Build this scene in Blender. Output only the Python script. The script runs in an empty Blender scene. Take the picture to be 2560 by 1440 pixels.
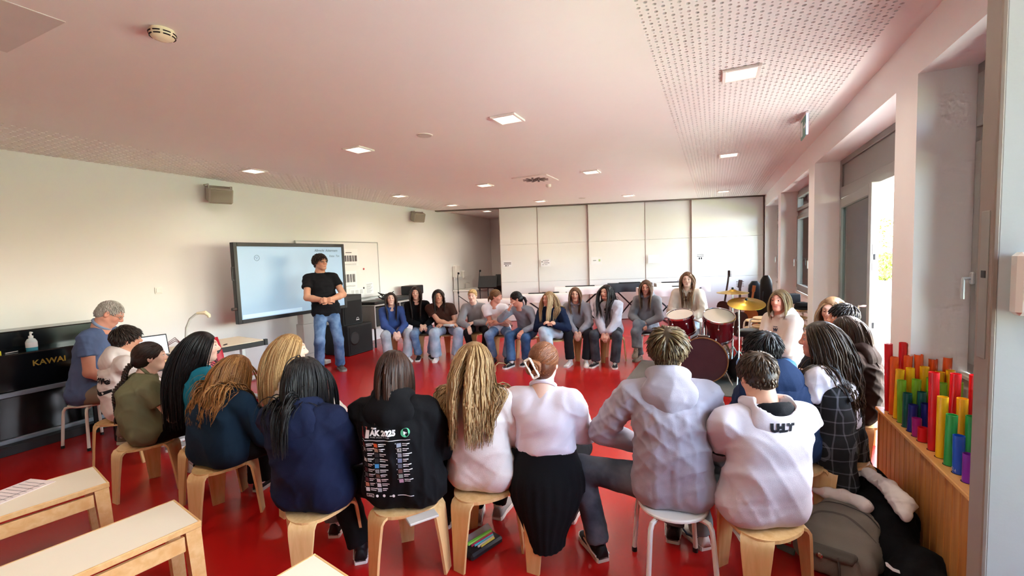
import bpy, bmesh, math, random
import numpy as np
from mathutils import Vector, Matrix
from mathutils.bvhtree import BVHTree
random.seed(7)
SC = bpy.context.scene
COL = SC.collection
PI = math.pi
# ------------------------------------------------------------------ camera, sky, sun, exposure
CAM_H = 1.66
yaw, pitch, roll = (math.radians(a) for a in (24.659, -3.949, -1.998))
fw = Vector((-math.sin(yaw)*math.cos(pitch), math.cos(yaw)*math.cos(pitch), math.sin(pitch)))
rt = Vector((math.cos(yaw), math.sin(yaw), 0)); up = rt.cross(fw)
rt2 = rt*math.cos(roll) + up*math.sin(roll); up2 = up*math.cos(roll) - rt*math.sin(roll)
cam_data = bpy.data.cameras.new('camera'); cam = bpy.data.objects.new('camera', cam_data); COL.objects.link(cam)
mw = Matrix((rt2, up2, -fw)).transposed().to_4x4(); mw.translation = (0, 0, CAM_H); cam.matrix_world = mw
cam_data.sensor_width = 36; cam_data.lens = 36*1106.77/2560; cam_data.clip_start = 0.02; cam_data.clip_end = 400
SC.camera = cam
vs = SC.view_settings
vs.view_transform = 'Standard'; vs.look = 'None'; vs.gamma = 1; vs.use_curve_mapping = False
vs.exposure = EXPOSURE = 0.22
world = bpy.data.worlds.new('sky'); SC.world = world; world.use_nodes = True
wn = world.node_tree; wn.nodes.clear()
sky = wn.nodes.new('ShaderNodeTexSky'); sky.sky_type = 'NISHITA'; sky.sun_disc = False
sky.sun_elevation = math.radians(42); sky.sun_rotation = math.radians(60); sky.air_density = 1.0; sky.dust_density = 1.5; sky.ozone_density = 1.0
bgn = wn.nodes.new('ShaderNodeBackground'); bgn.inputs['Strength'].default_value = SKY_STRENGTH = 3.8
won = wn.nodes.new('ShaderNodeOutputWorld')
wn.links.new(sky.outputs[0], bgn.inputs[0]); wn.links.new(bgn.outputs[0], won.inputs[0])
sun_d = bpy.data.lights.new('sun', 'SUN'); sun_d.energy = 85; sun_d.angle = 0.01; sun_d.color = (1, .95, .86)
sun = bpy.data.objects.new('sun', sun_d); COL.objects.link(sun); sun.rotation_euler = Vector((.15, .6, -.78)).to_track_quat('-Z', 'Y').to_euler(); sun.location = (-20, 0, 30)
LAMP_W = 7.0
cy = SC.cycles; cy.max_bounces = 6; cy.diffuse_bounces = 4; cy.glossy_bounces = 2; cy.transmission_bounces = 3; cy.transparent_max_bounces = 6; cy.caustics_reflective = False; cy.caustics_refractive = False
cy.use_adaptive_sampling = True; cy.adaptive_threshold = .15; cy.use_denoising = True
# ------------------------------------------------------------------ helpers
def lin(c):
    if isinstance(c, str):
        c = c.lstrip('#'); c = [int(c[i:i+2], 16)/255 for i in (0, 2, 4)]
    return tuple(x/12.92 if x <= .04045 else ((x+.055)/1.055)**2.4 for x in c[:3]) + (1,)
MATS = {}
def M(name, col='#808080', rough=.6, metal=0., var=.06, vscale=6., bump=0., bscale=200., spec=.4, emit=None, es=0., sheen=0., coat=0., attr=None, wr=0.):
    if name in MATS: return MATS[name]
    m = bpy.data.materials.new(name); m.use_nodes = True; nt = m.node_tree; N = nt.nodes; L = nt.links
    b = N['Principled BSDF']; c = lin(col)
    b.inputs['Roughness'].default_value = rough; b.inputs['Metallic'].default_value = metal; b.inputs['Specular IOR Level'].default_value = spec
    if sheen: b.inputs['Sheen Weight'].default_value = sheen; b.inputs['Sheen Roughness'].default_value = .5
    if coat: b.inputs['Coat Weight'].default_value = coat; b.inputs['Coat Roughness'].default_value = .08
    tc = N.new('ShaderNodeTexCoord')
    if attr:
        a = N.new('ShaderNodeAttribute'); a.attribute_name = attr; src = a.outputs['Color']
    else:
        nz = N.new('ShaderNodeTexNoise'); nz.inputs['Scale'].default_value = vscale; nz.inputs['Detail'].default_value = 4
        L.new(tc.outputs['Object'], nz.inputs['Vector'])
        mx = N.new('ShaderNodeMix'); mx.data_type = 'RGBA'
        mx.inputs['A'].default_value = tuple(min(1, x*(1-var)) for x in c[:3]) + (1,)
        mx.inputs['B'].default_value = tuple(min(1, x*(1+var)) for x in c[:3]) + (1,)
        L.new(nz.outputs['Fac'], mx.inputs['Factor']); src = mx.outputs['Result']
    L.new(src, b.inputs['Base Color'])
    if emit:
        b.inputs['Emission Color'].default_value = lin(emit); b.inputs['Emission Strength'].default_value = es
    if bump:
        n2 = N.new('ShaderNodeTexNoise'); n2.inputs['Scale'].default_value = bscale; n2.inputs['Detail'].default_value = 3
        L.new(tc.outputs['Object'], n2.inputs['Vector'])
        bp = N.new('ShaderNodeBump'); bp.inputs['Strength'].default_value = bump; bp.inputs['Distance'].default_value = .004
        L.new(n2.outputs['Fac'], bp.inputs['Height']); L.new(bp.outputs['Normal'], b.inputs['Normal'])
        if wr:   # broad cloth creases under the weave
            mp = N.new('ShaderNodeMapping'); mp.inputs['Scale'].default_value = (1, 1, .55); mp.inputs['Rotation'].default_value = (.3, .4, .2); L.new(tc.outputs['Object'], mp.inputs['Vector'])
            n3 = N.new('ShaderNodeTexNoise'); n3.noise_type = 'RIDGED_MULTIFRACTAL'; n3.inputs['Scale'].default_value = 4.5; n3.inputs['Detail'].default_value = 2.5; n3.inputs['Distortion'].default_value = .9; L.new(mp.outputs[0], n3.inputs['Vector'])
            b2 = N.new('ShaderNodeBump'); b2.inputs['Strength'].default_value = wr; b2.inputs['Distance'].default_value = .03; L.new(n3.outputs['Fac'], b2.inputs['Height']); L.new(b2.outputs['Normal'], bp.inputs['Normal'])
    MATS[name] = m; return m
def wood(name, c1, c2, axis=0, scale=10., rough=.45, stretch=12.):
    if name in MATS: return MATS[name]
    m = bpy.data.materials.new(name); m.use_nodes = True; nt = m.node_tree; N = nt.nodes; L = nt.links; b = N['Principled BSDF']
    tc = N.new('ShaderNodeTexCoord'); mp = N.new('ShaderNodeMapping'); s = [stretch]*3; s[axis] = .8; mp.inputs['Scale'].default_value = s
    L.new(tc.outputs['Object'], mp.inputs['Vector'])
    nz = N.new('ShaderNodeTexNoise'); nz.inputs['Scale'].default_value = scale/4; nz.inputs['Detail'].default_value = 6; nz.inputs['Distortion'].default_value = .6
    L.new(mp.outputs[0], nz.inputs['Vector'])
    rp = N.new('ShaderNodeValToRGB'); rp.color_ramp.elements[0].position = .3; rp.color_ramp.elements[1].position = .7
    rp.color_ramp.elements[0].color = lin(c1); rp.color_ramp.elements[1].color = lin(c2)
    L.new(nz.outputs['Fac'], rp.inputs[0]); L.new(rp.outputs[0], b.inputs['Base Color']); b.inputs['Roughness'].default_value = rough
    MATS[name] = m; return m
def glassmat(name, tint='#f4f8f8', refl=.08, rough=.02):
    if name in MATS: return MATS[name]
    m = bpy.data.materials.new(name); m.use_nodes = True; nt = m.node_tree; N = nt.nodes; L = nt.links
    N.remove(N['Principled BSDF']); out = N['Material Output']
    t = N.new('ShaderNodeBsdfTransparent'); t.inputs[0].default_value = lin(tint)
    g = N.new('ShaderNodeBsdfGlossy'); g.inputs['Roughness'].default_value = rough
    fr = N.new('ShaderNodeFresnel'); fr.inputs[0].default_value = 1.45
    nz = N.new('ShaderNodeTexNoise'); nz.inputs['Scale'].default_value = 2
    mx = N.new('ShaderNodeMixShader'); L.new(fr.outputs[0], mx.inputs[0]); L.new(t.outputs[0], mx.inputs[1]); L.new(g.outputs[0], mx.inputs[2]); L.new(mx.outputs[0], out.inputs[0])
    MATS[name] = m; return m
def newmesh(name, V, F, smooth=False, sharp=None):
    me = bpy.data.meshes.new(name)
    me.from_pydata(V.tolist() if isinstance(V, np.ndarray) else V, [], F.tolist() if isinstance(F, np.ndarray) else F)
    if smooth:
        me.shade_smooth()
        if sharp: me.set_sharp_from_angle(angle=math.radians(sharp))
    me.update(); return me
def link(name, me, mat=None, parent=None):
    o = bpy.data.objects.new(name, me); COL.objects.link(o)
    if mat is not None and me is not None: me.materials.append(mat)
    if parent is not None: o.parent = parent
    return o
def tag(o, label, cat, group=None):
    o['label'] = label; o['category'] = cat
    if group: o['group'] = group
    return o
def thing(name, label, cat, loc=(0, 0, 0), rz=0., group=None):
    o = bpy.data.objects.new(name, None); COL.objects.link(o); o.location = loc; o.rotation_euler = (0, 0, rz)
    o.empty_display_size = .1
    return tag(o, label, cat, group)
def dup(root, loc=None, rz=None, label=None, group=None, parent=None):
    r = root.copy(); COL.objects.link(r)
    if parent is not None: r.parent = parent
    if loc is not None: r.location = loc
    if rz is not None: r.rotation_euler = (0, 0, rz)
    if label: r['label'] = label
    if group: r['group'] = group
    for ch in list(root.children): dup(ch, parent=r)
    return r
def rotm(rz=0, rx=0, ry=0): return np.array(Matrix.Rotation(rz, 3, 'Z') @ Matrix.Rotation(rx, 3, 'X') @ Matrix.Rotation(ry, 3, 'Y'))
class MB:
    def __init__(s): s.v = []; s.f = []; s.n = 0
    def add(s, V, F):
        V = np.asarray(V, float).reshape(-1, 3); s.v.append(V); s.f += [[i+s.n for i in f] for f in F]; s.n += len(V); return s
    def box(s, c, size, R=None, ch=.004):
        h = np.array(size, float)/2; ch = min(ch, h.min()*.9); V = []; F = []
        for sx in (-1, 1):
            for sy in (-1, 1):
                for sz in (-1, 1):
                    sg = np.array((sx, sy, sz))
                    for a in range(3):
                        k = np.full(3, ch); k[a] = 0; V.append(sg*(h-k))
        V = np.array(V); I = lambda sx, sy, sz, a: (((sx > 0)*2+(sy > 0))*2+(sz > 0))*3+a
        if ch <= 0: pass
        for a in range(3):
            b, c2 = (a+1) % 3, (a+2) % 3
            for sg in (-1, 1):
                q = []
                for (u, w) in ((-1, -1), (1, -1), (1, 1), (-1, 1)):
                    t = [0, 0, 0]; t[a] = sg; t[b] = u; t[c2] = w; q.append(I(*t, a))
                F.append(q if sg > 0 else q[::-1])
                # edge chamfers along axis a
            for u in (-1, 1):
                for w in (-1, 1):
                    t0 = [0, 0, 0]; t0[a] = -1; t0[b] = u; t0[c2] = w; t1 = list(t0); t1[a] = 1
                    q = [I(*t0, b), I(*t1, b), I(*t1, c2), I(*t0, c2)]; F.append(q if u*w < 0 else q[::-1])
        for sx in (-1, 1):
            for sy in (-1, 1):
                for sz in (-1, 1):
                    q = [I(sx, sy, sz, 0), I(sx, sy, sz, 1), I(sx, sy, sz, 2)]; F.append(q if sx*sy*sz > 0 else q[::-1])
        if R is not None: V = V @ np.asarray(R).T
        return s.add(V+np.array(c, float), F)
    def b2(s, lo, hi, ch=.004): lo = np.array(lo, float); hi = np.array(hi, float); return s.box((lo+hi)/2, hi-lo, None, ch)
    def tube(s, pts, r, n=8, closed=False, cap=True, flat=1., nref=None):
        P = np.asarray(pts, float); m = len(P); r = np.broadcast_to(np.asarray(r, float), (m,))
        if closed: T = np.roll(P, -1, 0)-np.roll(P, 1, 0)
        else: T = np.gradient(P, axis=0)
        T /= np.linalg.norm(T, axis=1)[:, None]+1e-12
        nr = np.array(nref, float) if nref is not None else (np.array((0, 0, 1.)) if abs(T[0][2]) < .9 else np.array((1., 0, 0)))
        V = []
        for i in range(m):
            a = nr-T[i]*(nr@T[i]); la = np.linalg.norm(a); a = a/la if la > 1e-6 else np.array((1., 0, 0)); b = np.cross(T[i], a)
            if nref is None: nr = a
            th = np.arange(n)*2*PI/n
            V.append(P[i]+r[i]*(np.cos(th)[:, None]*a*flat+np.sin(th)[:, None]*b))
        V = np.concatenate(V); F = []
        for i in range(m if closed else m-1):
            j = (i+1) % m
            for k in range(n): l = (k+1) % n; F.append([i*n+k, i*n+l, j*n+l, j*n+k])
        if cap and not closed: F.append(list(range(n))[::-1]); F.append([(m-1)*n+k for k in range(n)])
        return s.add(V, F)
    def cyl(s, a, b, r0, r1=None, n=16): return s.tube([a, b], [r0, r0 if r1 is None else r1], n)
    def lathe(s, prof, n=20, R=None, c=(0, 0, 0), capb=True, capt=True):
        th = np.arange(n)*2*PI/n; V = []; F = []
        for (r, z) in prof: V.append(np.stack([r*np.cos(th), r*np.sin(th), np.full(n, z)], 1))
        V = np.concatenate(V); m = len(prof)
        for i in range(m-1):
            for k in range(n): l = (k+1) % n; F.append([i*n+k, i*n+l, (i+1)*n+l, (i+1)*n+k])
        if capb: F.append(list(range(n))[::-1])
        if capt: F.append([(m-1)*n+k for k in range(n)])
        if R is not None: V = V @ np.asarray(R).T
        return s.add(V+np.array(c, float), F)
    def prism(s, poly, z0, z1, R=None, c=(0, 0, 0)):
        n = len(poly); p = np.array(poly, float)
        V = np.concatenate([np.c_[p, np.full(n, z0)], np.c_[p, np.full(n, z1)]])
        F = [list(range(n))[::-1], list(range(n, 2*n))]+[[k, (k+1) % n, n+(k+1) % n, n+k] for k in range(n)]
        if R is not None: V = V @ np.asarray(R).T
        return s.add(V+np.array(c, float), F)
    def sphere(s, c, r, n=12, m=8, R=None):
        r = np.broadcast_to(np.asarray(r, float), (3,)); prof = [(math.sin(PI*(i+.02)/(m+.04)), -math.cos(PI*(i+.02)/(m+.04))) for i in range(m+1)]
        t = MB(); t.lathe(prof, n); V = t.v[0]*r
        if R is not None: V = V @ np.asarray(R).T
        return s.add(V+np.array(c, float), t.f)
    def build(s, name, mat, parent=None, smooth=False, sharp=35):
        return link(name, newmesh(name, np.concatenate(s.v), s.f, smooth, sharp), mat, parent)
def struct(o, label=None):
    o['kind'] = 'structure'
    if label: o['label'] = label
    return o
FONT_CACHE = {}
def text_mesh(txt, size=1., bold=0., shear=0., align='LEFT'):
    cu = bpy.data.curves.new('t', 'FONT'); cu.body = txt; cu.size = size; cu.offset = bold; cu.shear = shear; cu.align_x = align; cu.resolution_u = 2
    ob = bpy.data.objects.new('t', cu); COL.objects.link(ob)
    dg = bpy.context.evaluated_depsgraph_get(); me = bpy.data.meshes.new_from_object(ob.evaluated_get(dg))
    V = np.array([v.co[:] for v in me.vertices]).reshape(-1, 3); F = [list(p.vertices) for p in me.polygons]
    bpy.data.objects.remove(ob); bpy.data.curves.remove(cu); bpy.data.meshes.remove(me)
    return V, F
def flat_text(mb, txt, org, ux, uz, size, off=(0, 0, 0), **k):
    V, F = text_mesh(txt, size, **k)
    if len(V): mb.add(np.array(org)+V[:, :1]*np.array(ux)+V[:, 1:2]*np.array(uz)+np.array(off), F)
# ------------------------------------------------------------------ materials
white_wall = M('wall_paint', '#f5f3f0', .85, var=.015, vscale=2, bump=.05, bscale=90, spec=.2)
ceil_paint = M('ceiling_paint', '#f3f0ec', .9, var=.012, bump=.04, bscale=120, spec=.15)
fleece = M('acoustic_fleece', '#4a3833', .95)
panel_white = M('panel_white', '#efeeea', .45, var=.01)
grey_frame = M('window_frame_grey', '#8e8c88', .45, var=.03, metal=.2)
grey_light = M('aluminium_grey', '#b9bab8', .4, var=.03, metal=.4)
black = M('black_plastic', '#121214', .5, var=.1)
black_gloss = M('piano_black', '#08090b', .16, var=.1, spec=.5)
chrome = M('chrome', '#d8d8da', .18, metal=1., var=.02)
steel_w = M('white_powder_coated_steel', '#e8e4dc', .4, var=.02)
birch = wood('birch_ply', '#d9ac72', '#e9c48e', 2, 10, .4, 14)
beech = wood('beech_edge', '#d8a566', '#e6bd84', 1, 10, .42, 12)
laminate = M('cream_laminate', '#f3e6cf', .4, var=.015)
oak = wood('oak_board', '#a8632a', '#c98a48', 2, 12, .5, 10)
oak_top = wood('oak_top', '#c07f3c', '#dca460', 1, 12, .45, 10)
paper = M('paper', '#f2f2f2', .8, var=.01)
ink = M('print_ink', '#23232a', .8)
glass = glassmat('window_glass')
white_cloth = M('white_cover_cloth', '#f0e8e2', .9, var=.03, bump=.3, bscale=30)
red_plastic = M('red_plastic', '#b3122a', .4)
def floor_mat():
    m = M('red_linoleum', '#ae1210', .26, var=.10, vscale=1.5, bump=.015, bscale=60, spec=.5); return m
# ------------------------------------------------------------------ room shell
CH = 2.94; XL = -6.62; XR = 1.105; Y0 = -1.6; YB = 13.6; XW = 1.40
MB().b2((XL-.3, Y0-.3, -.2), (XR+.42, YB+.3, 0), 0).build('floor', floor_mat())
struct(bpy.data.objects['floor'])
ceil = MB().b2((XL-.3, Y0-.3, CH+.022), (XR+.5, YB+.3, CH+.4), 0).build('ceiling', fleece); struct(ceil)
def board(name, x0, x1, y0, y1): return MB().b2((x0, y0, CH), (x1, y1, CH+.0215), 0).build(name, ceil_paint, ceil)
PX0, PX1, PY1 = -.38, .935, 12.9
LX1 = -5.45
board('plaster_board', LX1, PX0, Y0, YB); board('plaster_board', PX1, XR+.45, Y0, YB); board('plaster_board', PX0, PX1, Y0, 2.0)
board('plaster_board', XL-.1, LX1, Y0, 1.4); board('plaster_board', XL-.1, LX1, 10.6, YB); board('plaster_board', PX0, PX1, 12.9, YB)
def perforated(x0, x1, y0, y1, p):
    nx = int(round((x1-x0)/p)); ny = int(round((y1-y0)/p)); px = (x1-x0)/nx; py = (y1-y0)/ny
    i, j = np.meshgrid(np.arange(nx), np.arange(ny), indexing='ij'); i = i.ravel(); j = j.ravel()
    cx = x0+(i+.5)*px; cy = y0+(j+.5)*py; r = np.where((i+j) % 2 == 0, .36*p, .2*p)*.84
    th = np.arange(8)*PI/4; sq = np.array([(1, 0), (1, 1), (0, 1), (-1, 1), (-1, 0), (-1, -1), (0, -1), (1, -1)])*.5
    n = len(cx); V = np.zeros((n, 24, 3))
    V[:, :8, 0] = cx[:, None]+sq[:, 0]*px; V[:, :8, 1] = cy[:, None]+sq[:, 1]*py; V[:, :8, 2] = CH
    V[:, 8:16, 0] = cx[:, None]+r[:, None]*np.cos(th); V[:, 8:16, 1] = cy[:, None]+r[:, None]*np.sin(th); V[:, 8:16, 2] = CH
    V[:, 16:] = V[:, 8:16]; V[:, 16:, 2] = CH+.0212
    k = np.arange(8); l = (k+1) % 8
    f = np.concatenate([np.stack([k, 8+k, 8+l, l], 1), np.stack([8+k, 16+k, 16+l, 8+l], 1)])
    F = (f[None]+(np.arange(n)*24)[:, None, None]).reshape(-1, 4)
    o = link('perforated_board', newmesh('perforated_board', V.reshape(-1, 3), F), ceil_paint, ceil); o['kind'] = 'stuff'; return o
perforated(PX0, PX1, 2.0, 12.9, .0395)
perforated(XL-.1, LX1, 1.4, 10.6, .07)
# walls
def wall(name, boxes, mat=white_wall):
    mb = MB()
    for lo, hi in boxes: mb.b2(lo, hi, 0)
    return struct(mb.build(name, mat))
wall('wall_left', [((XL-.25, Y0-.2, 0), (XL, YB, CH+.02))])
wall('wall_front', [((XL, Y0-.25, 0), (XR+.4, Y0, CH+.02))])
wall('wall_back', [((XL, 12.9, 0), (XR+.4, 13.2, CH+.02))])
HD = 2.665; SILL = .88
BAYS = [(.55, 3.49, 'w'), (3.84, 6.49, 'd'), (6.84, 9.49, 'w'), (9.84, 12.2, 'w')]
wb = [((XR, Y0, HD), (XW+.1, 13.2, CH+.02)), ((XR, Y0, 0), (XW+.1, .55, HD)), ((XR, 3.49, 0), (XW+.1, 3.84, HD)), ((XR, 6.49, 0), (XW+.1, 6.84, HD)), ((XR, 9.49, 0), (XW+.1, 9.84, HD)), ((XR, 12.2, 0), (XW+.1, 13.2, HD))]
for a, b, k in BAYS:
    if k == 'w': wb.append(((1.355, a, 0), (XW+.1, b, SILL-.03)))
wall('wall_right', wb)
for n, (a, b, k) in enumerate(BAYS):
    if k == 'w':
        s = MB().b2((1.33, a, SILL-.03), (XW-.03, b, SILL), .006).build('trim_%d' % (n+1), M('window_sill_stone', '#cfc9bf', .5)); struct(s)
def frame_rect(mb, x0, x1, y0, y1, z0, z1, t):
    mb.b2((x0, y0, z0), (x1, y0+t, z1), .004); mb.b2((x0, y1-t, z0), (x1, y1, z1), .004)
    mb.b2((x0, y0+t, z0), (x1, y1-t, z0+t), .004); mb.b2((x0, y0+t, z1-t), (x1, y1-t, z1), .004)
def window(n, a, b):
    w = struct(thing('window_%d' % n, '', '', (0, 0, 0)))
    del w['category']; del w['label']
    mb = MB(); frame_rect(mb, XW-.03, XW+.05, a, b, SILL, HD, .07); mb.b2((XW-.03, a+.07, 2.22), (XW+.05, b-.07, 2.30), .004)
    nsash = 2; wd = (b-a-.14)/nsash
    for k in range(1, nsash): mb.b2((XW-.03, a+.07+k*wd-.04, SILL+.07), (XW+.05, a+.07+k*wd+.04, HD-.07), .004)
    mb.build('window_frame', grey_frame, w)
    for k in range(nsash):
        y0 = a+.07+k*wd+(.04 if k else 0); y1 = a+.07+(k+1)*wd-(.04 if k < nsash-1 else 0)
        for z0, z1 in ((SILL+.07, 2.22), (2.30, HD-.07)):
            s = MB(); frame_rect(s, XW-.055, XW+.03, y0, y1, z0, z1, .06); so = s.build('sash', grey_frame, w)
            MB().b2((XW-.01, y0+.06, z0+.06), (XW+.004, y1-.06, z1-.06), 0).build('pane', glass, so)
            if z0 < 1:
                h = MB().box((XW-.06, y1-.03, 1.45), (.02, .03, .07), None, .006); h.tube([(XW-.07, y1-.03, 1.45), (XW-.10, y1-.03, 1.45), (XW-.10, y1-.03, 1.44), (XW-.10, y1-.03, 1.33)], .009, 8)
                h.build('handle', grey_light, so, True)
window(1, .55, 3.49); window(2, 6.84, 9.49); window(3, 9.84, 12.2)
# terrace door bay
db = struct(thing('door_1', '', '')); del db['category']; del db['label']
da, dbb = 3.84, 6.49
mb = MB(); mb.b2((XW-.04, da, 0), (XW+.06, da+.07, HD), .004); mb.b2((XW-.04, dbb-.07, 0), (XW+.06, dbb, HD), .004); mb.b2((XW-.04, da+.07, HD-.06), (XW+.06, dbb-.07, HD), .004)
mb.b2((XW-.05, da+.07, 2.22), (XW+.06, dbb-.07, 2.345), .004); mb.b2((XW-.04, da+.07, 0), (XW+.06, dbb-.07, .03), .004); 
mb.build('door_frame', grey_frame, db)
mb = MB(); mb.b2((XW-.02, da+.07, 2.345), (XW+.02, dbb-.07, HD-.06), .004); mb.build('fixed_panel', grey_frame, db)
def leaf(parent, L, H, t=.06, fr=.10, glz=True):
    mb = MB(); mb.b2((-t/2, 0, 0.02), (t/2, fr, H), .004); mb.b2((-t/2, L-fr, .02), (t/2, L, H), .004); mb.b2((-t/2, fr, .02), (t/2, L-fr, .02+fr*1.3), .004); mb.b2((-t/2, fr, H-fr), (t/2, L-fr, H), .004)
    f = mb.build('leaf_frame', grey_frame, parent)
    MB().b2((-.006, fr, .02+fr*1.3), (.006, L-fr, H-fr), 0).build('pane', glassmat('door_glass', '#b4c2be'), f); return f
lf = bpy.data.objects.new('door_leaf', None); COL.objects.link(lf); lf.parent = db; lf.location = (XW-.03, 6.40, 0); lf.rotation_euler = (0, 0, math.radians(176))
fo = leaf(lf, 1.60, 2.2)
h = MB(); h.tube([(.03, 1.54, .86), (.09, 1.54, .86), (.09, 1.54, .88), (.09, 1.54, 1.10), (.09, 1.54, 1.12), (.03, 1.54, 1.12)], .012, 8); h.build('pull_handle', chrome, lf, True)
for z in (1.55, .95): MB().b2((-.014, 1.5985, z-.12), (.014, 1.603, z+.12), .001).build('lock_plate', chrome, lf)
for z in (1.55, .95): MB().b2((-.008, 1.6025, z-.02), (.008, 1.6045, z+.03), .0005).build('keyhole', black, lf)
MB().box((-.07, .20, 2.26-.0), (.06, .34, .05), None, .006).build('door_closer', grey_light, lf)
# light portals in the window bays (they only guide sampling of the sky)
for a, b, k in BAYS:
    pd_ = bpy.data.lights.new('sky_portal', 'AREA'); pd_.shape = 'RECTANGLE'; pd_.size = HD-(0 if k == 'd' else SILL); pd_.size_y = b-a; pd_.cycles.is_portal = True
    po = bpy.data.objects.new('sky_portal', pd_); COL.objects.link(po); po.location = (XW+.12, (a+b)/2, (HD+(0 if k == 'd' else SILL))/2); po.rotation_euler = (0, math.radians(90), 0)
# exterior
gx = 40
struct(MB().b2((XR+.42, -30, -.25), (9, 60, -.05), 0).build('terrace', M('concrete_paving', '#cfcabd', .8, var=.08, vscale=3)), 'pale concrete terrace outside the glass door')
struct(MB().b2((9, -30, -.3), (14, 60, -.03), 0).build('lawn', M('grass_lawn', '#8fa644', .9, var=.3, vscale=8)), 'sunlit lawn beyond the terrace')
struct(MB().b2((14, -30, -.3), (90, 160, -.06), 0).build('street', M('asphalt', '#8a8a88', .85, var=.08)), 'grey street and yard beyond the lawn')
def bush(cx, cy, r, h, label, seed, col='#86b53a'):
    rg = np.random.default_rng(seed); n = 900
    d = rg.normal(size=(n, 3)); d /= np.linalg.norm(d, axis=1)[:, None]; rad = rg.uniform(.55, 1, n)**.4
    P = d*rad[:, None]*np.array((r, r, h/2))+np.array((0, 0, h/2)); P = P[P[:, 2] > .02]; n = len(P)
    a = rg.normal(size=(n, 3)); a /= np.linalg.norm(a, axis=1)[:, None]; b = np.cross(a, rg.normal(size=(n, 3))); b /= np.linalg.norm(b, axis=1)[:, None]
    s = .09*r**.5; V = np.stack([P-a*s, P+b*s*.5, P+a*s, P-b*s*.5], 1).reshape(-1, 3); F = np.arange(n*4).reshape(-1, 4)
    t = thing('bush', label, 'bush', (cx, cy, -.05)); o = link('foliage', newmesh('foliage', V, F), M('leaf_green_%d' % seed, col, .6, var=.35, vscale=12), t)
    mb = MB()
    for k in range(6):
        an = k*1.05; mb.tube([(0.02*math.cos(an), .02*math.sin(an), 0), (r*.25*math.cos(an), r*.25*math.sin(an), h*.3), (r*.5*math.cos(an), r*.5*math.sin(an), h*.6)], [.03, .02, .01], 6)
    mb.build('stem', M('bark', '#5a4630', .9), t)
bush(7.4, 26.5, .9, 1.35, 'low sunlit shrub seen low through the open terrace door', 3, '#5c7a16')
bush(8.9, 30.5, .8, 1.2, 'small bright shrub at the lawn edge outside the door', 4, '#6f8a1c')
bush(16.6, 58, 4.2, 4.6, 'tall yellow-green tree crown beyond the street outside', 5, '#64801a')
bush(9.5, 14, 1.2, 2.4, 'green bush outside the window beside the glass door', 6, '#466a18')
c = thing('parked_car', 'dark parked car beyond the lawn outside the terrace door', 'car', (13.2, 47, -.06), 1.2)
prof = [(-2.1, .35), (-2.1, .85), (-1.5, .95), (-.9, 1.42), (.7, 1.45), (1.35, .98), (2.05, .85), (2.1, .35)]
V = []; 
mb = MB(); mb.prism(prof, -.85, .85, np.array([[1, 0, 0], [0, 0, -1], [0, 1, 0]])); mb.build('car_body', M('car_paint_dark', '#39424c', .25, metal=.4), c)
mb = MB(); mb.prism([(-1.4, .98), (-.85, 1.36), (.66, 1.39), (1.22, 1.0)], -.87, .87, np.array([[1, 0, 0], [0, 0, -1], [0, 1, 0]])); mb.build('car_window', M('car_glass', '#1b2024', .1), c)
for sx in (-1.3, 1.3):
    for sy in (-.8, .8): MB().cyl((sx, sy-.1, .33), (sx, sy+.1, .33), .33, n=16).build('wheel', black, c, True)
c2 = dup(c, (17.5, 52, -.06), 1.5, 'grey parked car nearer the lawn outside the terrace door')
for ch in c2.children:
    if ch.name.startswith('car_body'): ch.data = ch.data.copy(); ch.data.materials[0] = M('car_paint_silver', '#9aa3aa', .25, metal=.5)
# sliding partition: line from A (gap end) to B (right wall)
PA = np.array((-5.05, 10.33)); PB = np.array((XR, 12.35)); PD = (PB-PA)/np.linalg.norm(PB-PA); PN = np.array((PD[1], -PD[0]))   # PN faces the camera
pang = math.atan2(PD[1], PD[0])
mb = MB(); st = np.array((XL, PA[1]+(XL-PA[0])*PD[1]/PD[0])); en = PB
mid = (st+en)/2; mb.box((mid[0], mid[1], CH-.012), (np.linalg.norm(en-st), .16, .024), rotm(pang), .003); struct(mb.build('trim_5', M('track_metal', '#6d655c', .5, metal=.5)), 'sliding partition track along the ceiling')
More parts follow.
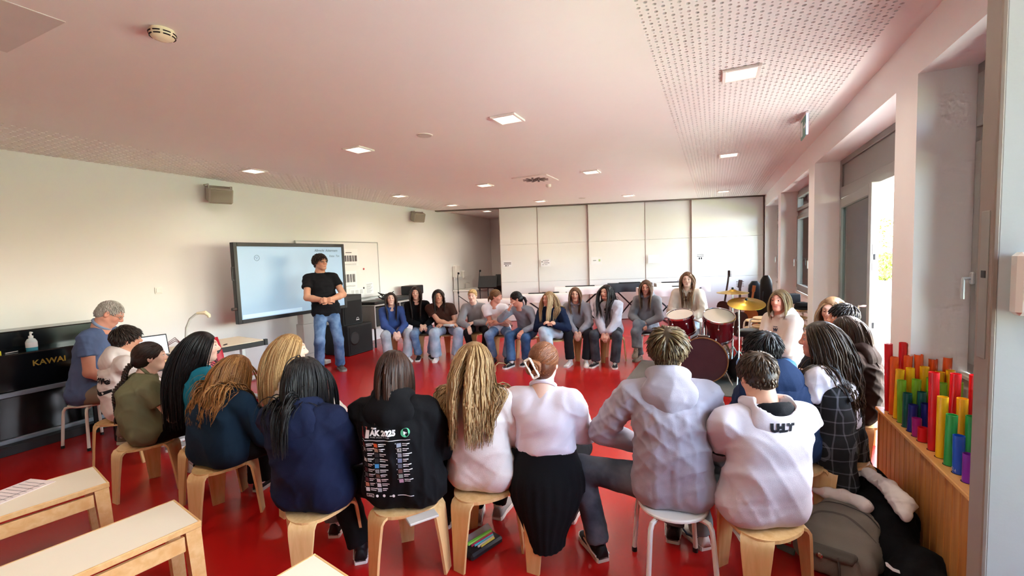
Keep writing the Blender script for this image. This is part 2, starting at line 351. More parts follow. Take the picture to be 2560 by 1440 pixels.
# ------------------------------------------------------------------ implicit-surface modelling (bodies, clothes, bags)
def A3(*p): return np.array(p, dtype=float)
def unit(v): v = np.asarray(v, float); return v/(np.linalg.norm(v)+1e-12)
class Field:
    def __init__(s, lo, hi, h):
        s.lo = np.asarray(lo, float); s.h = h; n = np.ceil((np.asarray(hi)-s.lo)/h).astype(int)+1
        s.F = np.full(n, .3, np.float32); s.ax = [(s.lo[i]+h*np.arange(n[i])).astype(np.float32) for i in range(3)]; s.n = n
    def _sl(s, lo, hi):
        a = np.clip(np.floor((lo-s.lo)/s.h).astype(int), 0, s.n); b = np.clip(np.ceil((hi-s.lo)/s.h).astype(int)+1, 0, s.n)
        return tuple(slice(a[i], b[i]) for i in range(3)), (b > a).all()
    def _put(s, sl, d, k, op='u'):
        f = s.F[sl]
        if op == 'u':
            if k > 0: hh = np.maximum(k-np.abs(f-d), 0)/k; r = np.minimum(f, d)-hh*hh*k*.25
            else: r = np.minimum(f, d)
        else:
            d = -d
            if k > 0: hh = np.maximum(k-np.abs(f-d), 0)/k; r = np.maximum(f, d)+hh*hh*k*.25
            else: r = np.maximum(f, d)
        s.F[sl] = r
    def _grid(s, sl): return s.ax[0][sl[0]][:, None, None], s.ax[1][sl[1]][None, :, None], s.ax[2][sl[2]][None, None, :]
    def cap(s, a, b, ra, rb, k=.03, cut=None, op='u'):
        a = np.asarray(a, float); b = np.asarray(b, float); m = max(ra, rb)+k+3*s.h
        sl, ok = s._sl(np.minimum(a, b)-m, np.maximum(a, b)+m)
        if not ok: return
        X, Y, Z = s._grid(sl); d = b-a; L2 = float(d@d)+1e-9; px, py, pz = X-a[0], Y-a[1], Z-a[2]
        t = np.clip((px*d[0]+py*d[1]+pz*d[2])/L2, 0, 1).astype(np.float32)
        D = np.sqrt((px-t*d[0])**2+(py-t*d[1])**2+(pz-t*d[2])**2)-(ra+(rb-ra)*t)
        if cut is not None:
            c, nn = cut; D = np.maximum(D, (X-c[0])*nn[0]+(Y-c[1])*nn[1]+(Z-c[2])*nn[2])
        s._put(sl, D.astype(np.float32), k, op)
    def ell(s, c, r, k=.03, R=None, op='u'):
        c = np.asarray(c, float); r = np.broadcast_to(np.asarray(r, float), (3,)); m = r.max()+k+3*s.h
        sl, ok = s._sl(c-m, c+m)
        if not ok: return
        X, Y, Z = s._grid(sl); px, py, pz = X-c[0], Y-c[1], Z-c[2]
        if R is not None: qx = px*R[0, 0]+py*R[1, 0]+pz*R[2, 0]; qy = px*R[0, 1]+py*R[1, 1]+pz*R[2, 1]; qz = px*R[0, 2]+py*R[1, 2]+pz*R[2, 2]
        else: qx, qy, qz = px, py, pz
        k0 = np.sqrt((qx/r[0])**2+(qy/r[1])**2+(qz/r[2])**2); k1 = np.sqrt((qx/r[0]**2)**2+(qy/r[1]**2)**2+(qz/r[2]**2)**2)+1e-6
        s._put(sl, (k0*(k0-1)/k1).astype(np.float32), k, op)
    def cutz(s, z): s.F = np.maximum(s.F, (z-s.ax[2])[None, None, :]).astype(np.float32)
    def cutplane(s, c, n):   # keeps the side n points away from
        X, Y, Z = s.ax[0][:, None, None], s.ax[1][None, :, None], s.ax[2][None, None, :]
        s.F = np.maximum(s.F, (X-c[0])*n[0]+(Y-c[1])*n[1]+(Z-c[2])*n[2]).astype(np.float32)
    def mesh(s):
        F = np.pad(s.F, 1, constant_values=.3); S = F < 0; nx, ny, nz = F.shape
        c = np.zeros((nx-1, ny-1, nz-1), np.int8)
        offs = [(i, j, k) for i in (0, 1) for j in (0, 1) for k in (0, 1)]
        for i, j, k in offs: c += S[i:nx-1+i, j:ny-1+j, k:nz-1+k]
        act = (c > 0) & (c < 8); ijk = np.argwhere(act); idx = np.full(act.shape, -1, np.int64); idx[act] = np.arange(len(ijk))
        acc = np.zeros((len(ijk), 3)); cnt = np.zeros(len(ijk)); val = {o: F[ijk[:, 0]+o[0], ijk[:, 1]+o[1], ijk[:, 2]+o[2]] for o in offs}
        for a in offs:
            for ax in range(3):
                if a[ax]: continue
                b = list(a); b[ax] = 1; b = tuple(b); fa, fb = val[a], val[b]; m = (fa < 0) != (fb < 0); t = fa[m]/(fa[m]-fb[m]); q = np.tile(np.array(a, float), (m.sum(), 1)); q[:, ax] += t; acc[m] += q; cnt[m] += 1
        V = s.lo+s.h*(ijk-1+acc/np.maximum(cnt, 1)[:, None]); Q = []
        for ax in range(3):
            u, v = (ax+1) % 3, (ax+2) % 3
            sa = [slice(1, -1)]*3; sb = [slice(1, -1)]*3; sa[ax] = slice(0, -1); sb[ax] = slice(1, None)
            Sa, Sb = S[tuple(sa)], S[tuple(sb)]; e = np.argwhere(Sa != Sb)
            if not len(e): continue
            fl = Sa[e[:, 0], e[:, 1], e[:, 2]]; g = e.copy(); g[:, u] += 1; g[:, v] += 1
            def cell(du, dv): q = g.copy(); q[:, u] += du; q[:, v] += dv; return idx[q[:, 0], q[:, 1], q[:, 2]]
            q = np.stack([cell(-1, -1), cell(0, -1), cell(0, 0), cell(-1, 0)], 1); q[~fl] = q[~fl][:, ::-1]; Q.append(q)
        Q = np.concatenate(Q) if Q else np.zeros((0, 4), int); return V, Q
def bounds(parts, m):
    lo = []; hi = []
    for p in parts:
        if len(p) == 4: r = max(p[2], p[3]); lo += [np.minimum(p[0], p[1])-r]; hi += [np.maximum(p[0], p[1])+r]
        else: r = np.max(p[1]); lo += [np.asarray(p[0])-r]; hi += [np.asarray(p[0])+r]
    return np.min(lo, 0)-m, np.max(hi, 0)+m
def vnormals(V, Q):
    n = np.cross(V[Q[:, 2]]-V[Q[:, 0]], V[Q[:, 3]]-V[Q[:, 1]]); N = np.zeros_like(V)
    for k in range(4): np.add.at(N, Q[:, k], n)
    return N/(np.linalg.norm(N, axis=1)[:, None]+1e-12)
def relax(V, Q, it=2):
    for _ in range(it):
        S = np.zeros_like(V); c = np.zeros(len(V))
        for k in range(4):
            a, b = Q[:, k], Q[:, (k+1) % 4]; np.add.at(S, a, V[b]); np.add.at(c, a, 1); np.add.at(S, b, V[a]); np.add.at(c, b, 1)
        V = V*.5+.5*S/np.maximum(c, 1)[:, None]
    return V
def folds(V, Q, amp, seed, freq=1.):
    """cloth folds: ridged, domain-warped sine displacement along the normals"""
    if amp <= 0 or not len(V): return V
    rg = np.random.default_rng(seed); N = vnormals(V, Q); d = np.zeros(len(V)); W = V.copy()
    for k in range(3): w = rg.normal(size=3)*5; W += .03*np.sin(V @ w+rg.uniform(0, 6))[:, None]*rg.normal(size=3)
    for k in range(7):
        w = rg.normal(size=3); w[2] *= .7; w = w/np.linalg.norm(w)*rg.uniform(18, 48)*freq
        s = np.sin(W @ w+rg.uniform(0, 6)); g = .5+.5*np.sin(V @ (rg.normal(size=3)*6)+rg.uniform(0, 6)); d += (1-np.abs(s))**2*g*rg.uniform(.4, 1)
    N = N*A3(1, 1, .3); return V+N*((d-d.mean())*amp*.8)[:, None]
def ik(a, t, l1, l2, hint):
    d = t-a; L = np.linalg.norm(d); L2 = min(max(L, .06), .995*(l1+l2)); u = d/(L+1e-9); x = (l1*l1-l2*l2+L2*L2)/(2*L2); h = math.sqrt(max(l1*l1-x*x, 0))
    hp = hint-u*(hint@u); hp = unit(hp); return a+u*x+hp*h, a+u*L2
def rot3(rz, rx=0., ry=0.): return rotm(rz, rx, ry)
SKIN = M('skin', rough=.5, attr='tint', spec=.35)
HAIRM = {}
def hairmat(col, light):
    k = col+light
    if k in HAIRM: return HAIRM[k]
    m = bpy.data.materials.new('hair_'+k.replace('#', '')); m.use_nodes = True; nt = m.node_tree; N = nt.nodes; L = nt.links; b = N['Principled BSDF']
    a = N.new('ShaderNodeAttribute'); a.attribute_name = 'lock'
    nz = N.new('ShaderNodeTexNoise'); nz.inputs['Scale'].default_value = 90; tc = N.new('ShaderNodeTexCoord'); L.new(tc.outputs['Object'], nz.inputs[0])
    ad = N.new('ShaderNodeMath'); ad.operation = 'MULTIPLY_ADD'; L.new(nz.outputs['Fac'], ad.inputs[0]); ad.inputs[1].default_value = .5; L.new(a.outputs['Fac'], ad.inputs[2])
    rp = N.new('ShaderNodeValToRGB'); rp.color_ramp.elements[0].color = lin(col); rp.color_ramp.elements[1].color = lin(light); rp.color_ramp.elements[0].position = .2; rp.color_ramp.elements[1].position = 1.15
    rp.color_ramp.elements[1].position = 1.0
    L.new(ad.outputs[0], rp.inputs[0]); L.new(rp.outputs[0], b.inputs['Base Color']); b.inputs['Roughness'].default_value = .42; b.inputs['Specular IOR Level'].default_value = .35
    HAIRM[k] = m; return m
def set_attr(me, name, cols, kind='FLOAT_COLOR'):
    at = me.attributes.new(name, kind, 'POINT')
    if kind == 'FLOAT_COLOR': at.data.foreach_set('color', np.asarray(cols, np.float32).ravel())
    else: at.data.foreach_set('value', np.asarray(cols, np.float32).ravel())
def smooth(e0, e1, x): t = np.clip((x-e0)/(e1-e0), 0, 1); return t*t*(3-2*t)
def head_mesh(h, Hd, R, nb, skin, lip, brow, hs=1., beard=0., iris='#4a3424', old=False, female=True):
    """head and neck in person space; R columns = head right/forward/up"""
    to = lambda p: Hd+R @ (np.asarray(p, float)*hs); Rn = R
    lo = np.minimum(Hd-.16, nb-.08); hi = np.maximum(Hd+.16, nb+.08); F = Field(lo, hi, h)
    E = lambda c, r, k=.03, op='u': F.ell(to(c), np.array(r)*hs, k*hs, Rn, op); Cp = lambda a, b, ra, rb, k=.02, op='u': F.cap(to(a), to(b), ra*hs, rb*hs, k*hs, None, op)
    jw = .9 if female else 1.05
    E((0, -.014, .028), (.073, .092, .086), .0); E((0, .026, -.03), (.057, .06, .078), .04); E((0, .058, -.088), (.026*jw, .024, .02), .035)
    for s in (-1, 1):
        Cp((s*.046*jw, .0, -.05), (s*.018, .056, -.09), .02, .016, .03); E((s*.034, .058, -.026), (.02, .02, .02), .03); Cp((s*.012, .079, .026), (s*.04, .066, .026), .012, .012, .02)
        E((s*.031, .094, .004), (.017, .013, .010), .012, 's')
        E((s*.075, -.008, -.004), (.010, .02, .031), .008); E((s*.084, -.004, .0), (.006, .011, .018), .005, 's'); E((s*.0115, .093, -.031), (.009, .010, .008), .008)
    Cp((0, .082, .018), (0, .104, -.022), .008, .0115, .014); E((0, .104, -.026), (.012, .010, .010), .01)
    Cp((-.017, .0795, -.0565), (.017, .0795, -.0565), .0075, .0075, .010); Cp((0, .083, -.056), (0, .083, -.056), .008, .008, .008); Cp((-.014, .0795, -.0685), (.014, .0795, -.0685), .008, .008, .010)
    Cp((-.024, .0895, -.0625), (.024, .0895, -.0625), .0022, .0022, .004, 's'); E((0, .093, -.079), (.02, .006, .005), .008, 's')
    F.cap(to((0, -.022, -.06)), nb, .05*hs*(1 if female else 1.12), .056*hs*(1 if female else 1.15), .03); F.cap(nb, nb+A3(0, -.01, -.05), .058*hs, .075*hs, .04)
    V, Q = F.mesh(); P = (V-Hd) @ R/hs; x, y, z = np.abs(P[:, 0]), P[:, 1], P[:, 2]
    sk = np.array(lin(skin)[:3]); lp = np.array(lin(lip)[:3]); bw = np.array(lin(brow)[:3]); C = np.tile(sk, (len(V), 1))
    bl = np.exp(-((x-.042)/.018)**2-((z+.03)/.02)**2)*(y > .03)*.35+np.exp(-(x/.014)**2-((z+.024)/.012)**2)*(y > .085)*.3+(x > .072)*.25*(np.abs(z) < .04)
    C = C*(1-bl[:, None])+np.array(lin('#c9705c')[:3])*bl[:, None]
    lm = np.exp(-(x/.021)**4-((z+.0625)/.0105)**4)*smooth(.07, .078, y)*.85; C = C*(1-lm[:, None])+lp*lm[:, None]
    bm = np.exp(-((x-.032)/.019)**4-((z-(.0285+.006*np.sin((x-.01)*60)))/.0055)**2)*smooth(.045, .055, y)*.85; C = C*(1-bm[:, None])+bw*bm[:, None]
    em = np.exp(-((x-.031)/.019)**4-((z-.004)/.011)**4)*smooth(.05, .06, y)*.35; C = C*(1-em[:, None])+sk*np.array((.45, .34, .32))*em[:, None]
    if beard: b2 = smooth(-.035, -.06, z)*smooth(.0, .02, y)*(z > -.115)*beard*(1-lm); C = C*(1-b2[:, None])+np.array((.09, .075, .07))*b2[:, None]
    Vs, Fs, Cs = [V], [Q], [C]; n0 = len(V)
    for s in (-1, 1):   # eyeballs with lids in natural colours
        t = MB(); t.sphere((0, 0, 0), .0118*hs, 18, 14, np.array([[1, 0, 0], [0, 0, 1], [0, -1, 0]])); e = t.v[0]; q = e/(.0118*hs); cen = to((s*.031, .0765, .004))
        col = np.tile(np.array((.82, .8, .78)), (len(e), 1)); rr = np.sqrt((q[:, 0]+s*.05)**2+(q[:, 2]+.0)**2); fr = q[:, 1] > 0
        col[(rr < .50) & fr] = lin(iris)[:3]; col[(rr < .24) & fr] = (.01, .01, .01); lid = (q[:, 2] > .30) | (q[:, 2] < -.48); col[lid] = sk*.92; col[(np.abs(q[:, 2]-.30) < .12) & fr] = (.035, .022, .018)
        Vs.append(cen+e @ R.T); Fs.append([[i+n0 for i in f] for f in t.f]); Cs.append(col); n0 += len(e)
    return Vs, Fs, Cs
def hand_prims(W, d, n, side, curl, s):
    """wrist W, finger direction d, palm normal n; returns tapered capsules"""
    d = unit(d); n = unit(n-d*(n@d)); a = np.cross(d, n)*side; out = []
    offs = (-.031, -.0105, .0105, .030); lens = (.78, .95, 1.0, .92)
    for o, l in zip(offs, lens):
        k0 = W+(d*(.082-.25*abs(o)*.4)+a*o)*s; out.append((W+(d*.012+a*o*.55)*s, k0, .0165*s, .0125*s)); p = k0; dd = d.copy(); c = curl
        for j, L in enumerate((.042, .027, .022)):
            c2 = c*(1.0 if j == 0 else 1.15); dd = unit(dd*math.cos(c2)+np.cross(np.cross(dd, n), dd)*math.sin(c2)); q = p+dd*L*l*s; out.append((p, q, (.0095-.0006*j)*s, (.0088-.0008*j)*s)); p = q
    b = W+(d*.022+a*.026)*s; m = b+(d*.034+a*.026+n*.012)*s; e = m+(d*.034+a*.002+n*.016)*s
    out += [(W+d*.01*s, b, .017*s, .015*s), (b, m, .0135*s, .0115*s), (m, e, .011*s, .009*s)]; return out
# ---- hair
def hair_paths(roots, dirs, Ls, nseg, cols, grav, rng, wave=0., wfreq=14., pull=None, bend=.3, axis=None, spread=.085, face=None):
    n = len(roots); P = np.zeros((n, nseg+1, 3)); P[:, 0] = roots; d = dirs/np.linalg.norm(dirs, axis=1)[:, None]; p = roots.copy(); ds = (Ls/nseg)[:, None]
    g = np.tile(np.asarray(grav, float), (n, 1))
    for k in range(nseg):
        gg = g if pull is None else g+pull*max(0, 1-k/(nseg*.5))
        if axis is not None:
            A0, AX = axis; lat = (p-A0) @ AX; gg = gg-(np.sign(lat)*np.clip((np.abs(lat)-spread)/.05, 0, 1.2))[:, None]*AX
        d = d*(1-bend)+gg*bend; d /= np.linalg.norm(d, axis=1)[:, None]+1e-9; q = p+d*ds
        for it in range(2):
            for c in cols:
                if c[0] == 'e':
                    _, cc, r, R = c; u = (q-cc) @ R/r; l = np.linalg.norm(u, axis=1); m = l < 1
                    if m.any(): q[m] = cc+(u[m]/(l[m][:, None]+1e-9)*r) @ R.T
                else:
                    _, a, b, ra, rb = c; ab = b-a; t = np.clip(((q-a) @ ab)/(ab@ab+1e-9), 0, 1); cen = a+t[:, None]*ab; v = q-cen; l = np.linalg.norm(v, axis=1); rr = ra+(rb-ra)*t; m = l < rr
                    if m.any(): q[m] = cen[m]+v[m]/(l[m][:, None]+1e-9)*rr[m][:, None]
        if face is not None:   # keep the face free
            FH, FR, fs, sg = face; u = (q-FH) @ FR/fs; m = (u[:, 1] > .015) & (np.abs(u[:, 0]) < .064) & (u[:, 2] > -.16) & (u[:, 2] < .055)
            if m.any(): u[m, 0] = sg[m]*.065; q[m] = FH+(u[m]*fs) @ FR.T
        dn = q-p; l = np.linalg.norm(dn, axis=1)[:, None]; dn = dn/(l+1e-9); p = p+dn*ds; d = dn; P[:, k+1] = p
    if wave:
        T = np.gradient(P, axis=1); T /= np.linalg.norm(T, axis=2)[..., None]+1e-9; sd = np.cross(T, A3(0.3, .2, 1.)); sd /= np.linalg.norm(sd, axis=2)[..., None]+1e-9
        s = np.linspace(0, 1, nseg+1); ph = (roots @ A3(47., 31., 23.))*.55+rng.uniform(0, 1.2, n); fr = wfreq*rng.uniform(.93, 1.07, n)
        P = P+sd*(wave*s[None, :]**.8*np.sin(s[None, :]*fr[:, None]*Ls.mean()*4+ph[:, None]))[..., None]
    return P
def lock_mesh(P, W, Hd, rng, nsides=5, flat=.5, taper=.25, rootw=.7):
    n, m, _ = P.shape; T = np.gradient(P, axis=1); T /= np.linalg.norm(T, axis=2)[..., None]+1e-9; o = P-Hd; o -= T*(o*T).sum(2)[..., None]; o /= np.linalg.norm(o, axis=2)[..., None]+1e-9; b = np.cross(T, o)
    s = np.linspace(0, 1, m); prof = np.minimum(rootw+s*2.5*(1-rootw), 1)*(1-(1-taper)*smooth(.55, 1., s)); w = W[:, None]*prof[None]; th = np.arange(nsides)*2*PI/nsides+rng.uniform(0, 6, (n, 1))
    V = P[:, :, None]+b[:, :, None]*(w[..., None]*np.cos(th)[:, None])[..., None]+o[:, :, None]*(w[..., None]*np.sin(th)[:, None]*flat)[..., None]
    V = V.reshape(-1, 3); base = (np.arange(n)*m*nsides)[:, None, None]; i = np.arange(m-1)[None, :, None]; k = np.arange(nsides)[None, None]; l = (k+1) % nsides
    F = np.stack(np.broadcast_arrays(base+i*nsides+k, base+i*nsides+l, base+(i+1)*nsides+l, base+(i+1)*nsides+k), -1).reshape(-1, 4)
    lv = np.repeat(rng.uniform(.05, .65, n), m*nsides); return V, F, lv
def scalp_dirs(n, rng):
    i = np.arange(n)+.5; ph = np.arccos(1-1.78*i/n); th = PI*(1+5**.5)*i; d = np.stack([np.cos(th)*np.sin(ph), np.sin(th)*np.sin(ph), np.cos(ph)], 1); return d+rng.normal(size=(n, 3))*.025
def make_hair(st, Hd, R, hs, cols, rng, fine, parent, mat):
    """st: style dict"""
    cc = Hd+R @ (A3(0, -.014, .028)*hs); rad = A3(.073, .092, .086)*hs; vol = st.get('vol', .010); kind = st['kind']; Vs, Fs, Ls_, n0 = [], [], [], 0
    def put(V, F, lv):
        nonlocal n0
        Vs.append(V); Fs.append(np.asarray(F)+n0); Ls_.append(lv); n0 += len(V)
    # cap
    h = .009 if fine else .010; F = Field(cc-.14, cc+.14, h); F.ell(cc, rad+vol, 0, R)
    hl = st.get('hairline', .086 if kind in ('long', 'bob') else .075); e2c = cc+R @ (A3(0, -.03, -.05)*hs); e2r = A3(.068, .075, .07)*hs*(.9 if kind == 'short' else 1); F.ell(e2c, e2r, .03, R); slope = st.get('slope', 1.35)
    nn = R @ unit(A3(0, slope, -1.)); F.cutplane(Hd+R @ (A3(0, .085, hl)*hs), nn)
    V, Q = F.mesh(); V = folds(V, Q, .0025, int(rng.integers(1e6)), 2.); put(V, Q, np.full(len(V), .0))
    D = scalp_dirs(int(st.get('n', 780)) if fine else int(st.get('n', 780)*.42), rng); D /= np.linalg.norm(D, axis=1)[:, None]; rp = D*(rad+vol*.6)/hs
    px = rp+np.array((0, -.014, .028)); keep = (px[:, 2] > slope*(px[:, 1]-.085)+hl+.003) & (px[:, 2] > -.07); D = D[keep]; px = px[keep]; roots = Hd+px @ R.T*hs; nl = len(D); down = A3(0, 0, -1.)
    uu = (roots-e2c) @ R/(e2r+.002); ll = np.linalg.norm(uu, axis=1); mm = ll < 1; roots[mm] = e2c+(uu[mm]/ll[mm][:, None]*(e2r+.002)) @ R.T
    ecol = [('e', cc, rad+vol*.9, R), ('e', e2c, e2r+.001, R), ('e', Hd+R @ (A3(0, .0, -.03)*hs), A3(.062, .075, .08)*hs, R)]
    rx, ry, rz = R[:, 0], R[:, 1], R[:, 2]; loc = lambda v: np.asarray(v) @ R.T
    if kind in ('long', 'bob'):
        L = st.get('len', .5); side = np.sign(px[:, 0]+st.get('part', 0.)*.02); side[side == 0] = 1
        d0 = np.stack([side*st.get('lat', .75), np.full(nl, st.get('back', -.35))-.4*(px[:, 1] < 0), -.15-.7*(np.abs(px[:, 0]) > .03)], 1); d0[:, 0] *= np.where(px[:, 1] < -.03, .3, 1.); fr = (px[:, 1] > .035); d0[fr, 1] = st.get('fringe', -.15)
        Ls = (L-.02+(px[:, 2]-.02)*1.0)*rng.uniform(.88, 1.05, nl); nseg = (16 if fine else 10) if kind == 'long' else 9
        fsel = (px[:, 1] > .10-.17*st.get('front', .0)) & (np.abs(px[:, 0]) > .0) if st.get('front', 0) else np.zeros(nl, bool)
        pl = loc(np.stack([np.zeros(nl), np.where(fsel, .55, -abs(st.get('pull', .5))), np.zeros(nl)], 1))
        P = hair_paths(roots, loc(d0), Ls, nseg, ecol+cols, down, rng, st.get('wave', .0), st.get('wf', 12.), pl, st.get('bend', .38), (Hd, R[:, 0]), st.get('spread', .08), (Hd, R, hs, side))
        ok = (np.abs((P-Hd) @ R[:, 0]).max(1) < .215); P = P[ok]; nl = len(P)
        W = rng.uniform(.0038, .0068, nl)*st.get('w', 1.)*(1 if fine else 1.55); put(*lock_mesh(P, W, Hd, rng, 3, .7, .15))
    elif kind == 'short':
        L = st.get('len', .05); crown = A3(0, -.055, .085); v = px-crown; v[:, 0] += .012*np.sign(px[:, 0]); t_ = v-D*(v*D).sum(1)[:, None]; t_ /= np.linalg.norm(t_, axis=1)[:, None]+1e-6
        topw = smooth(.02, .09, px[:, 2]); d0 = t_+D*(.12+.38*st.get('lift', 1.)*topw)[:, None]; d0[:, 1] += st.get('fwd', .3)*topw; d0[:, 0] += st.get('sweep', .25)*topw; d0[:, 2] -= .5*(1-topw)
        Ls = L*(.45+.55*smooth(-.02, .07, px[:, 2]))*rng.uniform(.8, 1.15, nl); d0 = d0/np.linalg.norm(d0, axis=1)[:, None]+rng.normal(size=d0.shape)*.13
        P = hair_paths(roots, loc(d0), Ls, 5, ecol[:2], down, rng, 0, 1, None, .16); put(*lock_mesh(P, rng.uniform(.0048, .0078, nl)*st.get('w', 1.)*(1 if fine else 1.4), Hd, rng, 3, .8, .12))
    else:   # gathered hair: bun, pony, braid
        g = np.array(st.get('gather', (0, -.105, .02))); G = Hd+R @ (g*hs); v = G-roots; dist = np.linalg.norm(v, axis=1)
        ts = np.linspace(0, 1, 9); P = roots[:, None]*(1-ts)[None, :, None]+G*ts[None, :, None]
        u = (P-cc) @ R/(rad+vol*1.2); l = np.linalg.norm(u, axis=2)[..., None]; f = np.maximum(1/l, 1.); P = cc+(u*f*(rad+vol*1.2)) @ R.T; P[:, -1] = G
        put(*lock_mesh(P, rng.uniform(.006, .009, nl)*(1 if fine else 1.5), Hd, rng, 4, .5, .5))
        if kind == 'bun':
            br = st.get('bunr', .035); c = G+R @ (A3(0, -.012, 0)); 
            for k in range(16):
                a0 = k*.9; pts = [c+R @ A3((br+.006*math.sin(3*a+k))*math.cos(a+a0)*(1-.35*j/13), -.016+.03*math.sin(k*1.7)*.5-.012*j/13, (br+.006*math.cos(2*a+k))*math.sin(a+a0)*(1-.35*j/13)) for j, a in enumerate(np.linspace(0, 4.2, 14))]
                put(*lock_mesh(np.array(pts)[None], np.array([.012]), c, rng, 5, .7, .4))
            V, Q = (lambda f: f.mesh())((lambda f: (f.ell(c, A3(br, .024, br), 0, R), f)[1])(Field(c-.07, c+.07, .007))); put(V, Q, np.full(len(V), .2))
        elif kind == 'pony':
            n = 26 if fine else 14; d0 = np.tile(R @ A3(0, -1, .1), (n, 1))+rng.normal(size=(n, 3))*.25; P = hair_paths(np.tile(G, (n, 1))+rng.normal(size=(n, 3))*.008, d0, np.full(n, st.get('len', .25))*rng.uniform(.85, 1.1, n), 12, ecol+cols, down, rng, .006, 8); put(*lock_mesh(P, rng.uniform(.008, .012, n)*1.2, Hd, rng, 5, .6, .15))
        elif kind == 'braid':
            d0 = np.array([R @ A3(st.get('bx', 0), -1, -.3)]); P = hair_paths(np.array([G]), d0, np.array([st.get('len', .45)]), 44, ecol+cols, down, rng, 0, 1, np.array([st.get('bpull', (0, -.3, 0))]), .2)[0]
            T = np.gradient(P, axis=0); T /= np.linalg.norm(T, axis=1)[:, None]; o = unit(P[20]-Hd); s = np.linspace(0, 1, 45)
            sd = np.cross(T, A3(0, -1, .2)); sd /= np.linalg.norm(sd, axis=1)[:, None]+1e-9; nr = np.cross(sd, T); ww = .019*(1-.45*s)
            for k in range(3):
                a = s*2*PI*7+k*2*PI/3; Q3 = P+sd*(np.sin(a)*ww)[:, None]+nr*(np.sin(2*a)*ww*.45)[:, None]; put(*lock_mesh(Q3[None], np.array([.0165]), Hd, rng, 8, .8, .6))
            n = 14; e = P[-1]; d0 = np.tile(T[-1], (n, 1))+rng.normal(size=(n, 3))*.3; P2 = hair_paths(np.tile(e, (n, 1)), d0, np.full(n, .07), 5, cols, down, rng); put(*lock_mesh(P2, np.full(n, .007), Hd, rng, 5, .7, .1))
    me = newmesh('hair', np.concatenate(Vs), np.concatenate(Fs), True); set_attr(me, 'lock', np.concatenate(Ls_), 'FLOAT'); return link('hair', me, mat, parent)
# ---- shoes (shared meshes)
def make_shoe():
    st = [(-.085, .030, .0, .085), (-.075, .036, .0, .092), (-.04, .037, 0, .088), (0., .036, 0, .075), (.05, .041, 0, .060), (.10, .046, 0, .050), (.14, .042, 0, .042), (.165, .028, 0, .032), (.172, .012, .004, .022)]
    n = 14; V = []; F = []
    for (y, w, z0, z1) in st:
        for k in range(n):
            a = k*2*PI/n; cx = math.copysign(abs(math.cos(a))**.7, math.cos(a)); sz = math.sin(a); V.append((w*cx*(1 if sz < .3 else .85), y, .022+z0+(z1-.022)*(max(sz, 0)**.8) if sz > 0 else .018))
    m = len(st)
    for i in range(m-1):
        for k in range(n): F.append([i*n+k, (i+1)*n+k, (i+1)*n+(k+1) % n, i*n+(k+1) % n])
    F += [list(range(n)), [(m-1)*n+k for k in range(n)][::-1]]
    up = newmesh('shoe_upper', np.array(V), F, True)
    pts = [(w*1.06, y) for (y, w, _, _) in st]; poly = [(x, y) for x, y in pts]+[(-x, y) for x, y in pts[::-1]]; t = MB(); t.prism([(x, y+(.004 if y > .15 else 0)) for x, y in poly], 0, .026); so = newmesh('shoe_sole', np.concatenate(t.v), t.f)
    t = MB()
    for k in range(4): y = .035+k*.02; z = .070-.0052*k*1.3; t.tube([(-.024, y-.006, z-.010), (0, y, z+.004), (.024, y-.006, z-.010)], .0038, 5)
    la = newmesh('shoe_laces', np.concatenate(t.v), t.f, True); return up, so, la
SHOE, SOLE, LACE = make_shoe()
for me in (SHOE, SOLE, LACE): me.materials.append(None)
def put_shoe(parent, pos, fdir, cols, s, pitch=0., style=None):
    rz = math.atan2(-fdir[0], fdir[1]); o = bpy.data.objects.new('shoe', SHOE); COL.objects.link(o); o.parent = parent; o.location = pos; o.rotation_euler = Matrix.Rotation(rz, 3, 'Z').__matmul__(Matrix.Rotation(pitch, 3, 'X')).to_euler(); o.scale = (s, s, s)
    o.material_slots[0].link = 'OBJECT'; o.material_slots[0].material = M('shoe_'+cols[0], cols[0], .6)
    for nm, me, c in (('sole', SOLE, cols[1]), ('laces', LACE, cols[2])):
        q = bpy.data.objects.new(nm, me); COL.objects.link(q); q.parent = o; q.material_slots[0].link = 'OBJECT'; q.material_slots[0].material = M('shoe_'+c, c, .6)
    if style == 'skate':
        for sd in (-1, 1): MB().tube([(sd*.041, .075, .05), (sd*.046, .02, .052), (sd*.043, -.02, .035), (sd*.039, -.07, .032)], .0045, 5).build('side_stripe', M('shoe_#f0ece6', '#f0ece6', .6), o)
    if style == 'swoosh':
        for sd in (-1, 1): MB().tube([(sd*.044, .085, .045), (sd*.046, .04, .034), (sd*.043, -.01, .05), (sd*.040, -.06, .072)], [.004, .007, .005, .002], 5).build('side_swoosh', M('shoe_#2a3a5a', '#2a3a5a', .6), o)
    return o
def bvh_of(o): me = o.data; return BVHTree.FromPolygons([v.co[:] for v in me.vertices], [list(p.vertices) for p in me.polygons])
def decal(parent, name, V2, F, org, ux, uy, dirn, mat, off=.003, bvh=None):
    """lay a flat outline (V2) onto the garment surface by casting along dirn"""
    b = bvh or bvh_of(parent); ux, uy, dirn = (np.asarray(a, float) for a in (ux, uy, dirn)); out = []; last = None
    for p in V2:
        s = np.asarray(org)+ux*p[0]+uy*p[1]; r = b.ray_cast(Vector(s-dirn*.5), Vector(dirn)); 
        q = np.array(r[0]) if r[0] is not None else s
        out.append(q-dirn*off)
    return link(name, newmesh(name, np.array(out), F), mat, parent)
def grid2(x, y, w, h, nx=3, ny=2):
    V = [(x+w*i/nx, y+h*j/ny) for i in range(nx+1) for j in range(ny+1)]; F = [[i*(ny+1)+j, (i+1)*(ny+1)+j, (i+1)*(ny+1)+j+1, i*(ny+1)+j+1] for i in range(nx) for j in range(ny)]; return V, F
